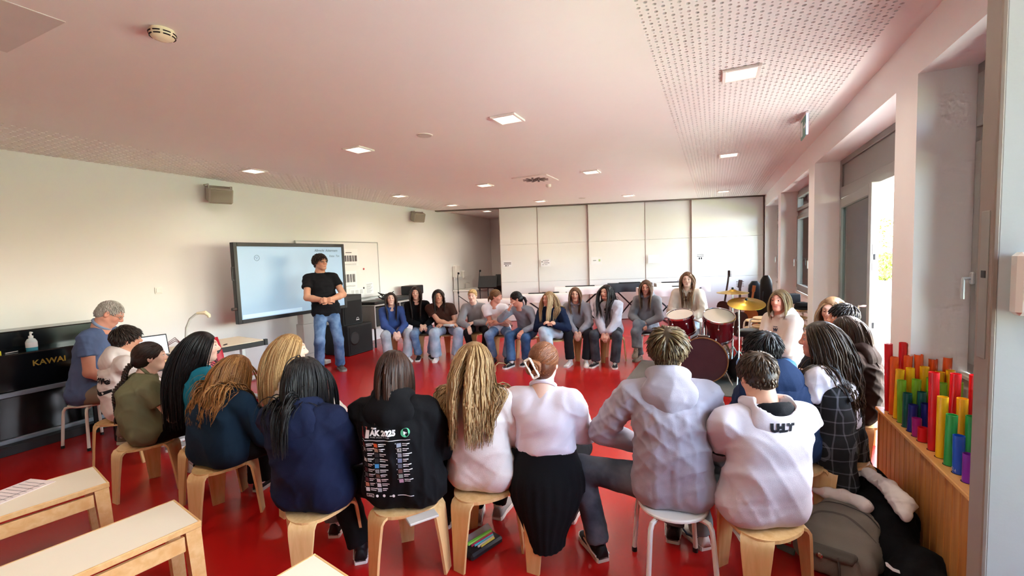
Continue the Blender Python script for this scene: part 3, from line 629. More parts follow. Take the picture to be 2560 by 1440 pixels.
# ------------------------------------------------------------------ sliding panels and their paper signs
edge_mat = M('panel_edge', '#8f7768', .6)
PS = [(0.0, .99, .00), (.97, 2.28, -.045), (2.26, 3.67, .0), (3.65, 4.80, -.045), (4.77, 6.455, .0)]
PLAB = ['white sliding panel at the free end beside the sink niche', 'white sliding panel second from the sink niche', 'white sliding panel in the middle behind the keyboards', 'white sliding panel behind the girl in the cream sweatshirt', 'wide white sliding panel next to the window wall']
panels = []
for (s0, s1, off), lb in zip(PS, PLAB):
    c = PA+PD*s0-PN*(.0-off)*1.0
    t = thing('sliding_panel', lb, 'sliding panel', (c[0], c[1], 0), pang, 'sliding partition panels'); w = s1-s0; panels.append(t)
    for z0, z1 in ((.012, 1.018), (1.022, 1.985), (1.989, CH-.026)): MB().b2((.012, .006, z0), (w-.012, .036, z1), .002).build('board', panel_white, t)
    for x in (.006, w-.006): MB().b2((x-.006, .0, .01), (x+.006, .04, CH-.025), .001).build('edge_profile', edge_mat, t)
def wallsheet(name, label, org, ux, uz, w, h, cat='paper', draw=None, mat=paper, group=None, t=.003):
    """thin sheet with its lower left corner at org, print as child"""
    ux = np.array(ux, float); uz = np.array(uz, float); n = np.cross(ux, uz)
    R = np.stack([ux, uz, n], 1); mb = MB(); mb.box(np.array(org)+ux*w/2+uz*h/2+n*t/2, (w, h, t), R, .0008)
    o = tag(mb.build(name, mat), label, cat, group)
    if draw:
        d = MB(); o2 = np.array(org)+n*(t+.0006)
        draw(d, o2, ux, uz); d.build('print', ink, o)
    return o
def rect(d, o, ux, uz, x, y, w, h): d.add([o+ux*x+uz*y, o+ux*(x+w)+uz*y, o+ux*(x+w)+uz*(y+h), o+ux*x+uz*(y+h)], [[0, 1, 2, 3]])
def lines(rows):
    def f(d, o, ux, uz):
        for (x, y, w, h) in rows: rect(d, o, ux, uz, x, y, w, h)
    return f
u3 = np.array((PD[0], PD[1], 0)); z3 = np.array((0, 0, 1.)); n3 = np.array((PN[0], PN[1], 0))
def psheet(s, z, w, h, label, draw=None, off=.0, mat=paper):
    org = np.array((PA[0], PA[1], 0))+u3*s+z3*z+n3*(off-.004)
    return wallsheet('paper_sign', label, org, u3, z3, w, h, 'paper', draw, mat, 'paper signs on the sliding panels')
psheet(.06, 1.41, .24, .18, 'printed paper sign on the first sliding panel by the sink niche', lines([(.03, .105, .19, .014), (.03, .075, .19, .014), (.07, .025, .03, .03), (.13, .02, .012, .035), (.14, .045, .02, .01)]))
psheet(1.05, 1.40, .25, .19, 'landscape sign with a keyboard picture on the second sliding panel', lines([(.05, .15, .16, .01), (.02, .105, .014, .03), (.042, .105, .014, .03), (.08, .115, .11, .008), (.07, .08, .13, .01), (.05, .035, .012, .03), (.09, .045, .08, .008), (.205, .075, .01, .03)]), .045)
o = psheet(2.32, 1.40, .27, .2, 'laminated sign with a small green picture on the middle panel', lines([(.05, .11, .08, .008), (.05, .095, .07, .006)]))
MB().box(np.array((PA[0], PA[1], 0))+u3*2.53+z3*1.51+n3*.0, (.045, .055, .003), rotm(pang) @ np.array([[1, 0, 0], [0, 0, -1], [0, 1, 0]]), .0005).build('green_picture', M('pale_green_print', '#b9cf93', .7), o)
psheet(3.72, 1.40, .27, .2, 'crumpled glossy white sheet on the fourth sliding panel', None, .045, M('glossy_film', '#fbfbfb', .15))
psheet(4.86, 1.42, .24, .19, 'grey printed sign on the last sliding panel by the windows', lines([(.04, .14, .16, .01), (.04, .105, .16, .012), (.08, .03, .03, .05), (.13, .03, .03, .05)]))
# ------------------------------------------------------------------ ceiling fittings
lamp_white = M('lamp_frame_white', '#f2ede6', .4)
diff_mat = M('lamp_diffuser', '#fff4e0', .5, emit='#fff0d8', es=4.)
LIGHTS = [(.18, 3.73, 'ceiling downlight in the perforated strip nearest the camera'), (.18, 6.75, 'ceiling downlight in the perforated strip, second from the camera'), (.18, 10.8, 'ceiling downlight at the far end of the perforated strip'),
 (-1.73, 3.8, 'large square downlight in the plain ceiling nearest the camera'), (-1.73, 6.85, 'square downlight between the vent grille and the perforated strip'), (-1.73, 10.1, 'small far downlight right of the round ceiling disc'),
 (-3.65, 3.93, 'square downlight left of the round ceiling disc'), (-3.65, 6.95, 'square downlight left of the vent grille'), (-3.65, 9.7, 'small far downlight in front of the second sliding panel'),
 (-5.6, 4.05, 'square downlight above the screen beside the wall loudspeaker'), (-5.6, 7.07, 'narrow downlight over the whiteboard'), (-5.6, 9.0, 'tiny downlight before the partition track'), (-5.6, 10.75, 'tiny downlight inside the sink niche')]
for x, y, lb in LIGHTS+[(.18, .7, None), (-1.73, .8, None), (-3.65, .9, None)]:
    t = thing('ceiling_downlight', lb or {.18: 'downlight behind the camera by the window wall', -1.73: 'downlight straight above the camera', -3.65: 'downlight behind the camera above the benches'}[x], 'ceiling light', (x, y, CH), 0, 'ceiling downlights')
    mb = MB(); frame = .125
    for a in (-1, 1): mb.box((a*.112, 0, -.009), (.026, .25, .018), None, .003); mb.box((0, a*.112, -.009), (.198, .026, .018), None, .003)
    mb.build('frame', lamp_white, t); MB().box((0, 0, -.002), (.2, .2, .004), None, .001).build('diffuser', diff_mat, t)
    ld = bpy.data.lights.new('downlight', 'AREA'); ld.shape = 'SQUARE'; ld.size = .19; ld.energy = LAMP_W; ld.color = (1, .89, .75); ld.spread = math.radians(150)
    lo = bpy.data.objects.new('downlight', ld); COL.objects.link(lo); lo.parent = t; lo.location = (0, 0, -.02)
t = thing('smoke_detector', 'round cream smoke detector with dark slots near the camera', 'smoke detector', (-2.69, 1.48, CH), .3)
cream = M('cream_plastic', '#efe2c2', .45)
MB().lathe([(.055, 0), (.06, -.012), (.06, -.028), (.05, -.042), (.03, -.052), (.012, -.055)][::-1], 28, None).build('housing', cream, t, True, 40)
for k in range(8):
    a0 = k*PI/4+.06; mb = MB()
    for (r, z) in ((.0605, -.022), (.0565, -.036)): mb.tube([(r*math.cos(a0+i*.11), r*math.sin(a0+i*.11), z) for i in range(6)], .0035, 6)
    mb.build('slot', black, t)
for x, y, r, lb in ((-2.70, 3.86, .085, 'flat round ceiling disc left of the large downlight'), (-2.71, 9.85, .085, 'flat round ceiling disc far off by the partition')):
    t = thing('ceiling_disc', lb, 'ceiling speaker', (x, y, CH), 0, 'round ceiling discs'); MB().lathe([(r, -.006), (r, 0)], 28).build('disc', lamp_white, t); MB().lathe([(r*.86, -.009), (r*.86, -.004)], 28).build('grille', M('grille_grey', '#c9c4bc', .6), t)
t = thing('vent_grille', 'square ceiling plate with a round swirl air grille', 'air vent', (-2.68, 6.92, CH)); MB().box((0, 0, -.008), (.6, .6, .016), None, .003).build('plate', lamp_white, t)
for k in range(12):
    a = k*PI/6; MB().box((.14*math.cos(a), .14*math.sin(a), -.018), (.15, .034, .006), rotm(a+.35), .001).build('slot', M('vent_slot', '#5b504a', .7), t)
MB().lathe([(.05, -.022), (.05, -.012)], 18).build('hub', M('vent_slot', '#5b504a', .7), t)
t = thing('ceiling_sensor', 'small round white sensor beside the ceiling vent', 'sensor', (-2.70, 7.6, CH)); MB().lathe([(.02, -.06), (.045, -.045), (.05, -.02), (.05, 0)], 18).build('housing', lamp_white, t, True, 40)
t = thing('exit_sign', 'thin hanging exit sign panel below the perforated ceiling', 'sign', (.80, 5.23, CH)); MB().box((0, 0, -.011), (.026, .33, .022), None, .004).build('lamp_housing', lamp_white, t); MB().box((0, 0, -.115), (.012, .31, .19), None, .003).build('sign_panel', M('exit_panel', '#3f6258', .35, emit='#7fd8b0', es=.08), t)
MB().box((0, -.158, -.115), (.018, .008, .2), None, .002).build('edge_light', M('edge_glow', '#c8d0ff', .3, emit='#9fb0ff', es=1.5), t)
for s in (-1, 1):
    d = MB(); o0 = np.array((s*.0066, 0, -.115)); ux = np.array((0, s*1., 0)); uz = np.array((0, 0, 1.))
    rect(d, o0, ux, uz, -.13, -.07, .09, .14); rect(d, o0, ux, uz, 0, -.01, .09, .02); d.add([o0+ux*.08+uz*.04, o0+ux*.13, o0+ux*.08-uz*.04], [[0, 2, 1]]); d.build('pictogram', M('sign_white', '#f4fff8', .4), t)
t = MB().b2((-3.7, .5, CH-.004), (-3.01, 1.21, CH+.001), .001); tag(t.build('access_panel', M('access_panel_paint', '#dcd6d2', .9)), 'square inspection panel in the ceiling corner above the camera', 'ceiling panel')
def wall_speaker(y, z, lb):
    t = thing('wall_loudspeaker', lb, 'loudspeaker', (XL, y, z), 0, 'loudspeakers on the left wall')
    g = M('speaker_grey', '#b0a89a', .6); R = rotm(-.35) @ rotm(0, 0, .35)
    MB().box((.17, 0, 0), (.2, .3, .22), R, .02).build('housing', g, t); MB().box(np.array((.17, 0, 0))+R @ np.array((.1015, 0, 0)), (.004, .26, .18), R, .002).build('grille', M('speaker_grille_grey', '#9a9284', .8, bump=.5, bscale=400), t)
    mb = MB(); mb.box((.012, 0, .0), (.024, .1, .16), None, .003)
    for s in (-1, 1): mb.tube([(.02, s*.04, .06), (.10, s*.165, .13), (.2, s*.165, .13), (.2, s*.165, .0)], .008, 6)
    mb.build('bracket', g, t)
wall_speaker(4.12, 2.70, 'grey wall loudspeaker under the ceiling left of the screen'); wall_speaker(8.8, 2.70, 'grey wall loudspeaker far off right of the whiteboard')
t = thing('light_switch', 'white square light switch on the left wall', 'switch', (XL, 3.33, 1.39)); MB().box((.005, 0, 0), (.01, .085, .085), None, .003).build('plate', M('switch_white', '#f4f1ea', .4), t); MB().box((.013, 0, 0), (.008, .06, .06), None, .003).build('rocker', M('switch_white', '#f4f1ea', .4), t)
# ------------------------------------------------------------------ interactive screen on its stand
SX = -6.0
t = thing('interactive_screen', 'large interactive display with dark bezel on a grey column stand', 'screen', (SX, 4.95, 0))
y0, y1, z0, z1 = -1.0, 1.0, .865, 2.0
bez = M('bezel_black', '#1d1d22', .35)
mb = MB(); frame_rect(mb, -.06, .012, y0, y1, z0, z1, .055); mb.build('bezel', bez, t); MB().b2((-.09, y0+.03, z0+.03), (-.012, y1-.03, z1-.03), .01).build('back_cover', bez, t)
scr = MB().b2((-.012, y0+.055, z0+.055), (.002, y1-.055, z1-.055), 0).build('display', M('screen_glow', '#86a4bd', .3, emit='#b9d8f0', es=.34, var=.02), t)
d = MB(); ux = np.array((0, 1., 0)); o0 = np.array((.0032, 0, 0))
def stext(txt, y, z, size, **k): flat_text(d, txt, (.0034, y, z), (0, 1, 0), (0, 0, 1), size, **k)
stext('Albrecht  Ackermann', .36, 1.868, .056, shear=.25, bold=.0006); stext('Fotos  Ton', .66, 1.775, .05, shear=.3, bold=.0006)
for k in range(8): stext(str(k+1), -.88+k*.12, .945, .03)
d.build('handwriting', M('pen_grey_blue', '#5a6f86', .6), scr)
d = MB(); d.tube([(.004, -.66+.04*math.cos(a), 1.78+.04*math.sin(a)) for a in np.arange(20)*PI/10], .0022, 4, True); d.tube([(.004, -.68, 1.795), (.004, -.64, 1.795), (.004, -.66, 1.765)], .002, 4, True); d.build('round_icon', M('pen_grey_blue', '#5a6f86', .6), scr)
MB().b2((.003, -.93, .93), (.0035, .05, .985), 0).build('toolbar', M('toolbar_blue', '#aac6dd', .4, emit='#b9d3ea', es=.5), scr)
MB().tube([(.0, y0-.0, 1.66), (.0, y0-.035, 1.66), (.0, y0-.035, 1.64), (.0, y0-.035, 1.5), (.0, y0-.035, 1.48), (0, y0, 1.48)], .009, 6).build('side_handle', bez, t, True)
MB().cyl((-.02, y0-.06, 1.08), (-.02, y0+.01, 1.08), .022, n=14).build('side_knob', M('knob_brown', '#4a3a36', .4), t, True)
gcol = M('column_grey', '#c3c2be', .45, metal=.2)
MB().box((-.16, .28, .62), (.13, .30, 1.1), None, .008).build('column', gcol, t); MB().box((-.16, .28, .44), (.16, .34, .5), None, .008).build('column_sleeve', gcol, t)
mb = MB(); mb.box((-.1, .28, .06), (.7, .12, .06), None, .01); mb.box((-.14, -.25, .04), (.08, 1.15, .05), None, .01); mb.box((.2, -.2, .05), (.5, .1, .05), rotm(.2), .01); mb.build('foot', gcol, t)
d = MB()
for k in range(2): d.tube([(-.05, .38+k*.06, .9), (-.03, .40+k*.05, .78), (-.02, .34+k*.10, .55), (-.03, .40+k*.02, .35), (-.08, .35, .2)], .005, 6)
d.build('cable', black, t, True)
# ------------------------------------------------------------------ whiteboard and sheets
t = thing('whiteboard', 'white wall board behind the screen with pinned sheets', 'whiteboard', (XL, 6.46, 0)); MB().b2((.02, -1.02, .94), (.045, 1.02, 2.075), .002).build('board', M('whiteboard_white', '#eeeeec', .25, var=.01), t)
mb = MB(); frame_rect(mb, .015, .055, -1.03, 1.03, .93, 2.085, .018); mb.build('frame', grey_light, t)
def wsheet(y, z, w, h, lb, draw): return wallsheet('sheet', lb, (XL+.0455, y, z), (0, 1, 0), (0, 0, 1), w, h, 'paper', draw, paper, 'sheets on the whiteboard')
def kdraw(groups, x0, z0, h, dx):
    rows = []; x = x0
    for g in groups:
        for k in range(g): rows.append((x, z0, .018, h)); x += dx
        x += dx*.7
    return rows
wsheet(6.42, 1.60, .47, .34, 'sheet with a printed row of piano keys, upper one on the board', lines(kdraw([2, 3, 2, 3, 2, 3], .03, .09, .12, .022)+[(.14, .26, .16, .012), (.03, .02, .38, .004), (.03, .04, .38, .004)]))
wsheet(6.46, 1.16, .36, .34, 'sheet with a printed row of piano keys, lower one on the board', lines(kdraw([2, 3, 2, 3], .03, .12, .16, .024)+[(.03, .05, .28, .004), (.03, .035, .28, .004)]))
wsheet(6.62, .96, .38, .19, 'sheet with three pale circles low on the whiteboard', lines([(.03+k*.12+i*.02, .08+j*.02, .012, .008) for k in range(3) for i in range(4) for j in range(4)]+[(.12, .04, .12, .005)]))
wsheet(7.06, 1.0, .22, .24, 'narrow text sheet low at the right of the whiteboard', lines([(.02, .03+k*.022, .12+.05*(k % 3)/2, .005) for k in range(9)]))
for y, z, c, lb in ((7.03, 1.53, '#b02a3a', 'small red magnet on the whiteboard'), (7.0, 1.14, '#22222a', 'small black magnet on the whiteboard')):
    tag(MB().lathe([(.018, 0), (.02, .004), (.018, .012), (.01, .014)], 14, np.array([[0, 0, 1], [1, 0, 0], [0, 1, 0]]), (XL+.0455, y, z)).build('magnet', M('magnet'+c, c, .35), None, True, 40), lb, 'magnet')
# ------------------------------------------------------------------ pa loudspeaker, subwoofer, rack
t = thing('subwoofer', 'black floor subwoofer under the black loudspeaker', 'loudspeaker', (-6.2, 6.15, 0), 0); MB().box((0, 0, .27), (.58, .62, .54), None, .012).build('cabinet', M('cabinet_black', '#16171a', .6, bump=.3, bscale=300), t); MB().box((.292, 0, .27), (.01, .56, .48), None, .004).build('grille', M('grille_black', '#0d0e10', .7, bump=.6, bscale=500), t); MB().tube([(.3, -.16, .3+.0), (.31, -.16, .3)], [.12, .1], 18).build('port_ring', black, t)
t = thing('stage_loudspeaker', 'black loudspeaker with white emblem standing on the subwoofer', 'loudspeaker', (-6.14, 6.09, .54), 0)
MB().prism([(-.18, -.17), (.13, -.235), (.13, .235), (-.18, .17)], 0, .54).build('cabinet', M('cabinet_black', '#16171a', .6, bump=.3, bscale=300), t); MB().box((.135, 0, .23), (.012, .42, .42), None, .004).build('grille', M('grille_black', '#0d0e10', .7), t); MB().box((.133, 0, .46), (.01, .38, .13), None, .01).build('horn', black, t)
mb = MB(); mb.tube([(.143, .1+.028*math.cos(a), .09+.028*math.sin(a)) for a in np.arange(14)*PI/13], .004, 5); mb.box((.143, .1, .075), (.004, .08, .014), None, .001); mb.build('emblem', paper, t)
t = thing('equipment_rack', 'grey-edged amplifier rack case beside the subwoofer', 'rack', (-6.22, 7.35, 0)); 
mb = MB()
for y in (-.75, .0, .75): mb.box((0, y, .6), (.55, .03, .44), None, .003)
mb.box((0, 0, .82), (.58, 1.55, .025), None, .004); mb.box((0, 0, .39), (.58, 1.55, .025), None, .004); mb.build('case', M('case_grey', '#a9a8a6', .5), t)
for k in range(2): MB().box((-.02, -.37+.74*k, .6), (.48, .66, .36), None, .006).build('amplifier', black, t)
for x in (-.22, .22):
    for y in (-.72, .72): MB().cyl((x, y, 0), (x, y, .38), .018).build('leg', black, t)
tag(MB().box((-6.2, 6.85, .865), (.42, .5, .055), rotm(.1), .01).build('mixing_console', black), 'flat black mixing console on the rack beside the loudspeaker', 'mixer')
tag(MB().box((-6.25, 7.75, .87), (.4, .75, .075), rotm(-.05), .012).build('stacked_keyboard_case', M('case_black', '#1c1c20', .5)), 'black flat keyboard case lying on the rack', 'case')
tag(MB().box((-6.3, 8.25, 1.0), (.35, .42, .2), rotm(.15), .015).build('monitor_box', M('case_black', '#1c1c20', .5)), 'black box standing at the rack end behind the girl in black', 'speaker box')
mb = MB()
for k in range(5): mb.tube([(-6.25+.09*math.cos(a+k)+.02*k, 7.2+(.11+.01*k)*math.sin(a), .93+.02*k+.03*math.sin(2*a+k)) for a in np.arange(18)*PI/9], .008, 6, True)
tag(mb.build('cable_coil', black, None, True), 'coiled black cables with headphones lying on the rack', 'cable')
# ------------------------------------------------------------------ upright piano
t = thing('upright_piano', 'black upright piano against the left wall with gold lettering', 'piano', (0, 0, 0))
pY0, pY1 = .75, 2.62; PXF = -6.0
gs = M('piano_grey_rail', '#8b98a6', .3, metal=.3)
MB().b2((XL+.02, pY0, .1), (PXF-.25, pY1, 1.11), .01).build('case', black_gloss, t)
MB().b2((PXF-.26, pY0, .56), (PXF-.0, pY1, .915), .012).build('fallboard', black_gloss, t)
MB().b2((PXF-.26, pY0, .12), (PXF-.02, pY1, .515), .008).build('lower_panel', black_gloss, t)
MB().b2((PXF-.26, pY0, .515), (PXF+.006, pY1, .56), .004).build('key_rail', gs, t)
MB().b2((PXF-.26, pY0, .085), (PXF+.006, pY1, .125), .004).build('bottom_rail', gs, t)
MB().b2((XL+.03, pY0+.02, 0), (PXF+.10, pY1-.02, .085), .004).build('plinth', M('dark_plinth', '#26272c', .5), t)
d = MB(); flat_text(d, 'KAWAI', (PXF+.0012, 1.90, .775), (0, 1, 0), (0, 0, 1), .075, bold=.002); d.build('lettering', M('gold_letters', '#c9a24a', .35, metal=.8), t)
t = thing('sanitizer_bottle', 'clear pump bottle of blue hand sanitizer on the piano', 'bottle', (-6.11, 1.945, .915))
MB().lathe([(.04, 0), (.042, .01), (.042, .05)], 18).build('liquid', M('blue_liquid', '#4fa3b8', .15), t, True, 40); MB().lathe([(.042, .05), (.042, .085), (.03, .11), (.016, .118), (.016, .125)], 18, capb=False).build('bottle_body', M('clear_plastic', '#dce6e6', .15), t, True, 40)
MB().lathe([(.0425, .03), (.0425, .08)], 18, capb=False, capt=False).build('label', paper, t, True); mb = MB(); mb.lathe([(.018, .122), (.018, .142), (.008, .146), (.008, .17)], 14); mb.tube([(0, 0, .168), (.0, 0, .176), (.035, 0, .174)], .008, 8); mb.build('pump', M('pump_white', '#f2f2f0', .4), t, True, 40)
tag(MB().prism([(-.03, -.02), (.02, -.035), (.045, .0), (.015, .03), (-.025, .03)], 0, .035, None, (-6.10, 1.70, .915)).build('yellow_sponge', M('yellow_foam', '#e8d83a', .8)), 'small yellow lump lying on the piano ledge', 'sponge')
tag(MB().tube([(-6.1, 1.76, .921), (-6.12, 1.85, .924)], [.006, .004], 8).build('pen', grey_light, None, True), 'pale pen lying on the piano beside the bottle', 'pen')
# ------------------------------------------------------------------ teacher desk
t = thing('teacher_desk', 'cream desk with a dark edge below the screen', 'desk', (-5.46, 3.24, 0), -.14)
MB().box((0, 0, .735), (.66, .94, .028), None, .004).build('desk_top', laminate, t); mb = MB(); mb.box((.335, 0, .715), (.014, .96, .06), None, .003); mb.box((0, .477, .715), (.66, .014, .06), None, .003); mb.box((.33, .47, .722), (.04, .04, .075), None, .003); mb.build('edge', black, t)
for sy in (-1, 1): mb = MB(); mb.box((-.1, sy*.4, .36), (.06, .05, .7), None, .004); mb.box((0, sy*.4, .03), (.58, .06, .04), None, .006); mb.build('leg', grey_light, t)
MB().box((-.25, 0, .5), (.018, .75, .4), None, .003).build('modesty_panel', panel_white, t)
t = thing('side_desk', 'birch-edged side desk carrying the laptop', 'desk', (-5.57, 2.47, 0), -.1); MB().box((0, 0, .70), (.6, .55, .03), None, .003).build('desk_top', beech, t); MB().box((0, 0, .64), (.56, .5, .08), None, .003).build('apron', black, t)
for sx in (-1, 1):
    for sy in (-1, 1): MB().box((sx*.25, sy*.22, .3), (.04, .04, .6), None, .003).build('leg', black, t)
t = thing('laptop', 'open laptop with a bright white screen on the desk', 'laptop', (-5.42, 2.62, .722), -.2)
MB().box((.05, 0, .008), (.23, .34, .016), None, .004).build('base', M('laptop_grey', '#4a4a4e', .4, metal=.4), t); R = rotm(0, 0, -.3); MB().box((-.1, 0, .12), (.012, .34, .23), R, .003).build('lid', black, t); MB().box(np.array((-.1, 0, .12))+R @ np.array((.0066, 0, 0)), (.002, .32, .205), R, .0005).build('display', M('laptop_screen', '#dfe4ee', .3, emit='#e6ebf4', es=.8), t)
mb = MB()
for r in range(4):
    for k in range(12): mb.box((.0+r*.024, -.14+k*.0255, .0175), (.02, .021, .003), None, .001)
o = mb.build('keyboard_keys', M('keys_grey', '#2c2c30', .5), t); o['kind'] = 'stuff'
tag(MB().box((-5.28, 2.55, .719), (.12, .2, .004), rotm(.3), .001).build('note_sheet', M('yellow_paper', '#efe3b2', .8)), 'yellowish paper note lying in front of the laptop', 'paper')
tag(MB().box((-5.25, 3.28, .752), (.02, .06, .012), rotm(.5), .003).build('dark_pen', black), 'small dark pen on the cream desk', 'pen')
t = thing('document_camera', 'white gooseneck document camera arching over the desk', 'document camera', (-5.62, 3.08, .75)); MB().box((0, 0, .012), (.16, .2, .024), None, .01).build('base', panel_white, t)
MB().tube([(0, 0, .02), (-.005, -.01, .12), (.0, .0, .22), (.03, .03, .32), (.07, .07, .37), (.1, .1, .385)], .014, 10).build('neck', M('neck_grey', '#c9c8c4', .4), t, True); MB().tube([(.08, .08, .385), (.14, .14, .385), (.165, .165, .35), (.168, .168, .325)], [.018, .035, .03, .022], 12, flat=.7).build('camera_head', cream, t, True, 40)
mb = MB()
for k in range(3): mb.tube([(-5.55, 2.78, .73), (-5.6, 2.85, .80+.015*k), (-5.62, 2.95, .84+.02*k), (-5.63, 3.03, .78)], .004, 5)
tag(mb.build('desk_cables', M('cable_brown', '#6a3a3a', .6), None, True), 'thin curved cables between laptop and document camera', 'cable')
t = thing('red_chair', 'red plastic chair pushed against the cream desk', 'chair', (-4.95, 2.92, 0), -PI/2-.2)
mb = MB(); prof = [(-.19, .42), (.0, .40), (.17, .43)]
V = []; F = []; nx, ny = 9, 14
for i in range(nx):
    for j in range(ny):
        u = -1+2*i/(nx-1); v = j/(ny-1)
        if v < .5: y = .2-.4*(v/.5); z = .43+.02*u*u-.015*math.sin(v*2*PI)
        else: y = -.2-.10*((v-.5)/.5)**1.3; z = .43+.44*((v-.5)/.5)
        w = .21*(1-.12*max(0, v-.8)/.2); V.append((u*w, y+.03*u*u*(v > .5), z))
for i in range(nx-1):
    for j in range(ny-1): F.append([i*ny+j, (i+1)*ny+j, (i+1)*ny+j+1, i*ny+j+1])
o = mb.add(V, F).build('shell', red_plastic, t, True, 60); md = o.modifiers.new('thick', 'SOLIDIFY'); md.thickness = .012
for sx in (-1, 1):
    for sy in (-1, 1): MB().tube([(sx*.14, sy*.12, .41), (sx*.2, sy*.2, .38), (sx*.21, sy*.22, 0)], .011, 8).build('leg', chrome, t, True)
# ------------------------------------------------------------------ benches (lower left)
def bench(a, b, wvec, label, z=.42):
    """a,b: the two top corners at the visible end (far side, near side); wvec: direction along the bench away from that end"""
    a = np.array(a); b = np.array(b); L = 1.25; m = (a+b)/2; w = np.linalg.norm(b-a); d = np.array(wvec, float); d /= np.linalg.norm(d); ang = math.atan2(d[1], d[0])
    c = m+d*L/2; t = thing('bench', label, 'bench', (c[0], c[1], 0), ang, 'cream-topped wooden benches')
    MB().box((0, 0, z-.004), (L-.02, w-.02, .008), None, .001).build('top_laminate', laminate, t)
    mb = MB()
    for s in (-1, 1): mb.box((0, s*(w/2-.006), z-.014), (L, .012, .03), None, .003); mb.box((s*(L/2-.006), 0, z-.014), (.012, w-.024, .03), None, .003)
    mb.box((0, 0, z-.02), (L-.03, w-.03, .02), None, .001); mb.build('edging', beech, t)
    for s in (-1, 1): MB().box((0, s*(w/2-.02), z-.085), (L-.14, .022, .075), None, .003).build('rail', beech, t)
    for s in (-1, 1): MB().box((s*(L/2-.03), 0, z-.085), (.022, w-.12, .075), None, .003).build('rail', beech, t)
    for sx in (-1, 1):
        for sy in (-1, 1):
            mb = MB(); mb.tube([(sx*(L/2-.035), sy*(w/2-.035), z-.03), (sx*(L/2-.02), sy*(w/2-.03), 0)], [.045, .038], 4, nref=(1, 1, 0)); mb.build('leg', beech, t)
    return t
bench((-3.62, 1.37), (-3.25, 1.30), (-.22, -1), 'long cream bench at the left edge with a paper sheet on it')
bench((-2.66, 1.32), (-2.30, 1.26), (-.2, -1), 'cream bench in the lower left foreground, bare top')
bench((-1.57, 1.29), (-1.28, 1.23), (-.2, -1), 'cream bench cut by the bottom edge below the navy hoodie')
wallsheet('sheet_of_music', 'pinkish music sheet lying on the left bench', (-3.72, .86, .4205), (.95, .2, 0), (-.2, .95, 0), .21, .29, 'paper', lines([(.02, .04+k*.03, .17, .003) for k in range(8)]+[(.16, .06, .004, .2)]), M('pink_paper', '#f3e3e0', .8))
# ------------------------------------------------------------------ stools
def strip(mb, P, W, th, side):
    """bent ply strip: path P, widths W, thickness th, side = width direction"""
    P = np.array(P, float); side = np.array(side, float); T = np.gradient(P, axis=0); T /= np.linalg.norm(T, axis=1)[:, None]; n = np.cross(T, side)
    V = []; F = []; m = len(P)
    for i in range(m): V += [P[i]-side*W[i]/2, P[i]+side*W[i]/2, P[i]+side*W[i]/2-n[i]*th, P[i]-side*W[i]/2-n[i]*th]
    for i in range(m-1):
        for k in range(4): l = (k+1) % 4; F.append([i*4+k, i*4+l, (i+1)*4+l, (i+1)*4+k])
    F += [[3, 2, 1, 0], [m*4-4, m*4-3, m*4-2, m*4-1]]; mb.add(V, F)
SEAT = .375
def make_ply_stool():
    t = thing('plywood_stool', 'proto', 'stool')
    n = 36; poly = [((.168+.012*math.cos(3*a))*math.cos(a), (.168+.012*math.cos(3*a))*math.sin(a)) for a in np.arange(n)*2*PI/n]
    MB().prism(poly, SEAT-.018, SEAT-.001).build('seat', birch, t)
    for k in range(3):
        a = k*2*PI/3; ca, sa = math.cos(a), math.sin(a); pr = [(.06, SEAT), (.12, SEAT), (.155, SEAT-.002), (.18, SEAT-.012), (.195, SEAT-.035), (.2, SEAT-.07), (.212, .18), (.226, 0)]
        W = [.06, .12, .135, .135, .13, .125, .098, .07]
        mb = MB(); strip(mb, [(r*ca, r*sa, z) for r, z in pr], W, .014, (-sa, ca, 0)); o = mb.build('leg', birch, t, True, 50)
    return t
PLY = make_ply_stool()
ply_used = [False]
def ply_stool(x, y, rz, label):
    if not ply_used[0]:
        ply_used[0] = True; PLY.location = (x, y, 0); PLY.rotation_euler = (0, 0, rz); PLY['label'] = label; PLY['group'] = 'bent plywood stools'; return PLY
    return dup(PLY, (x, y, 0), rz, label, 'bent plywood stools')
def make_metal_stool(name, seatmat, z, legmat, r=.17):
    t = thing(name, 'proto', 'stool'); MB().lathe([(r-.012, z-.022), (r, z-.014), (r, z-.006), (r-.006, z), (.01, z)], 32, capt=True).build('seat', seatmat, t, True, 40)
    for k in range(4):
        a = PI/4+k*PI/2; ca, sa = math.cos(a), math.sin(a); pts = [(r*q*ca, r*q*sa, zz) for q, zz in ((.5, z-.035), (.95, z-.03), (1.12, z-.036), (1.2, z-.06), (1.24, z-.11), (1.38, .02))]
        o = MB().tube(pts, .0125, 10).build('leg', legmat, t, True); MB().cyl((r*1.378*ca, r*1.378*sa, 0.0), (r*1.376*ca, r*1.376*sa, .025), .0145, n=10).build('rubber_foot', black, o)
    return t
WM = make_metal_stool('metal_stool', M('white_seat', '#f0ebe2', .45), SEAT+.005, steel_w); wm_used = [False]
def metal_stool(x, y, rz, label, z=0):
    if not wm_used[0]:
        wm_used[0] = True; WM.location = (x, y, z); WM.rotation_euler = (0, 0, rz); WM['label'] = label; WM['group'] = 'round metal-legged stools'; return WM
    return dup(WM, (x, y, z), rz, label, 'round metal-legged stools')
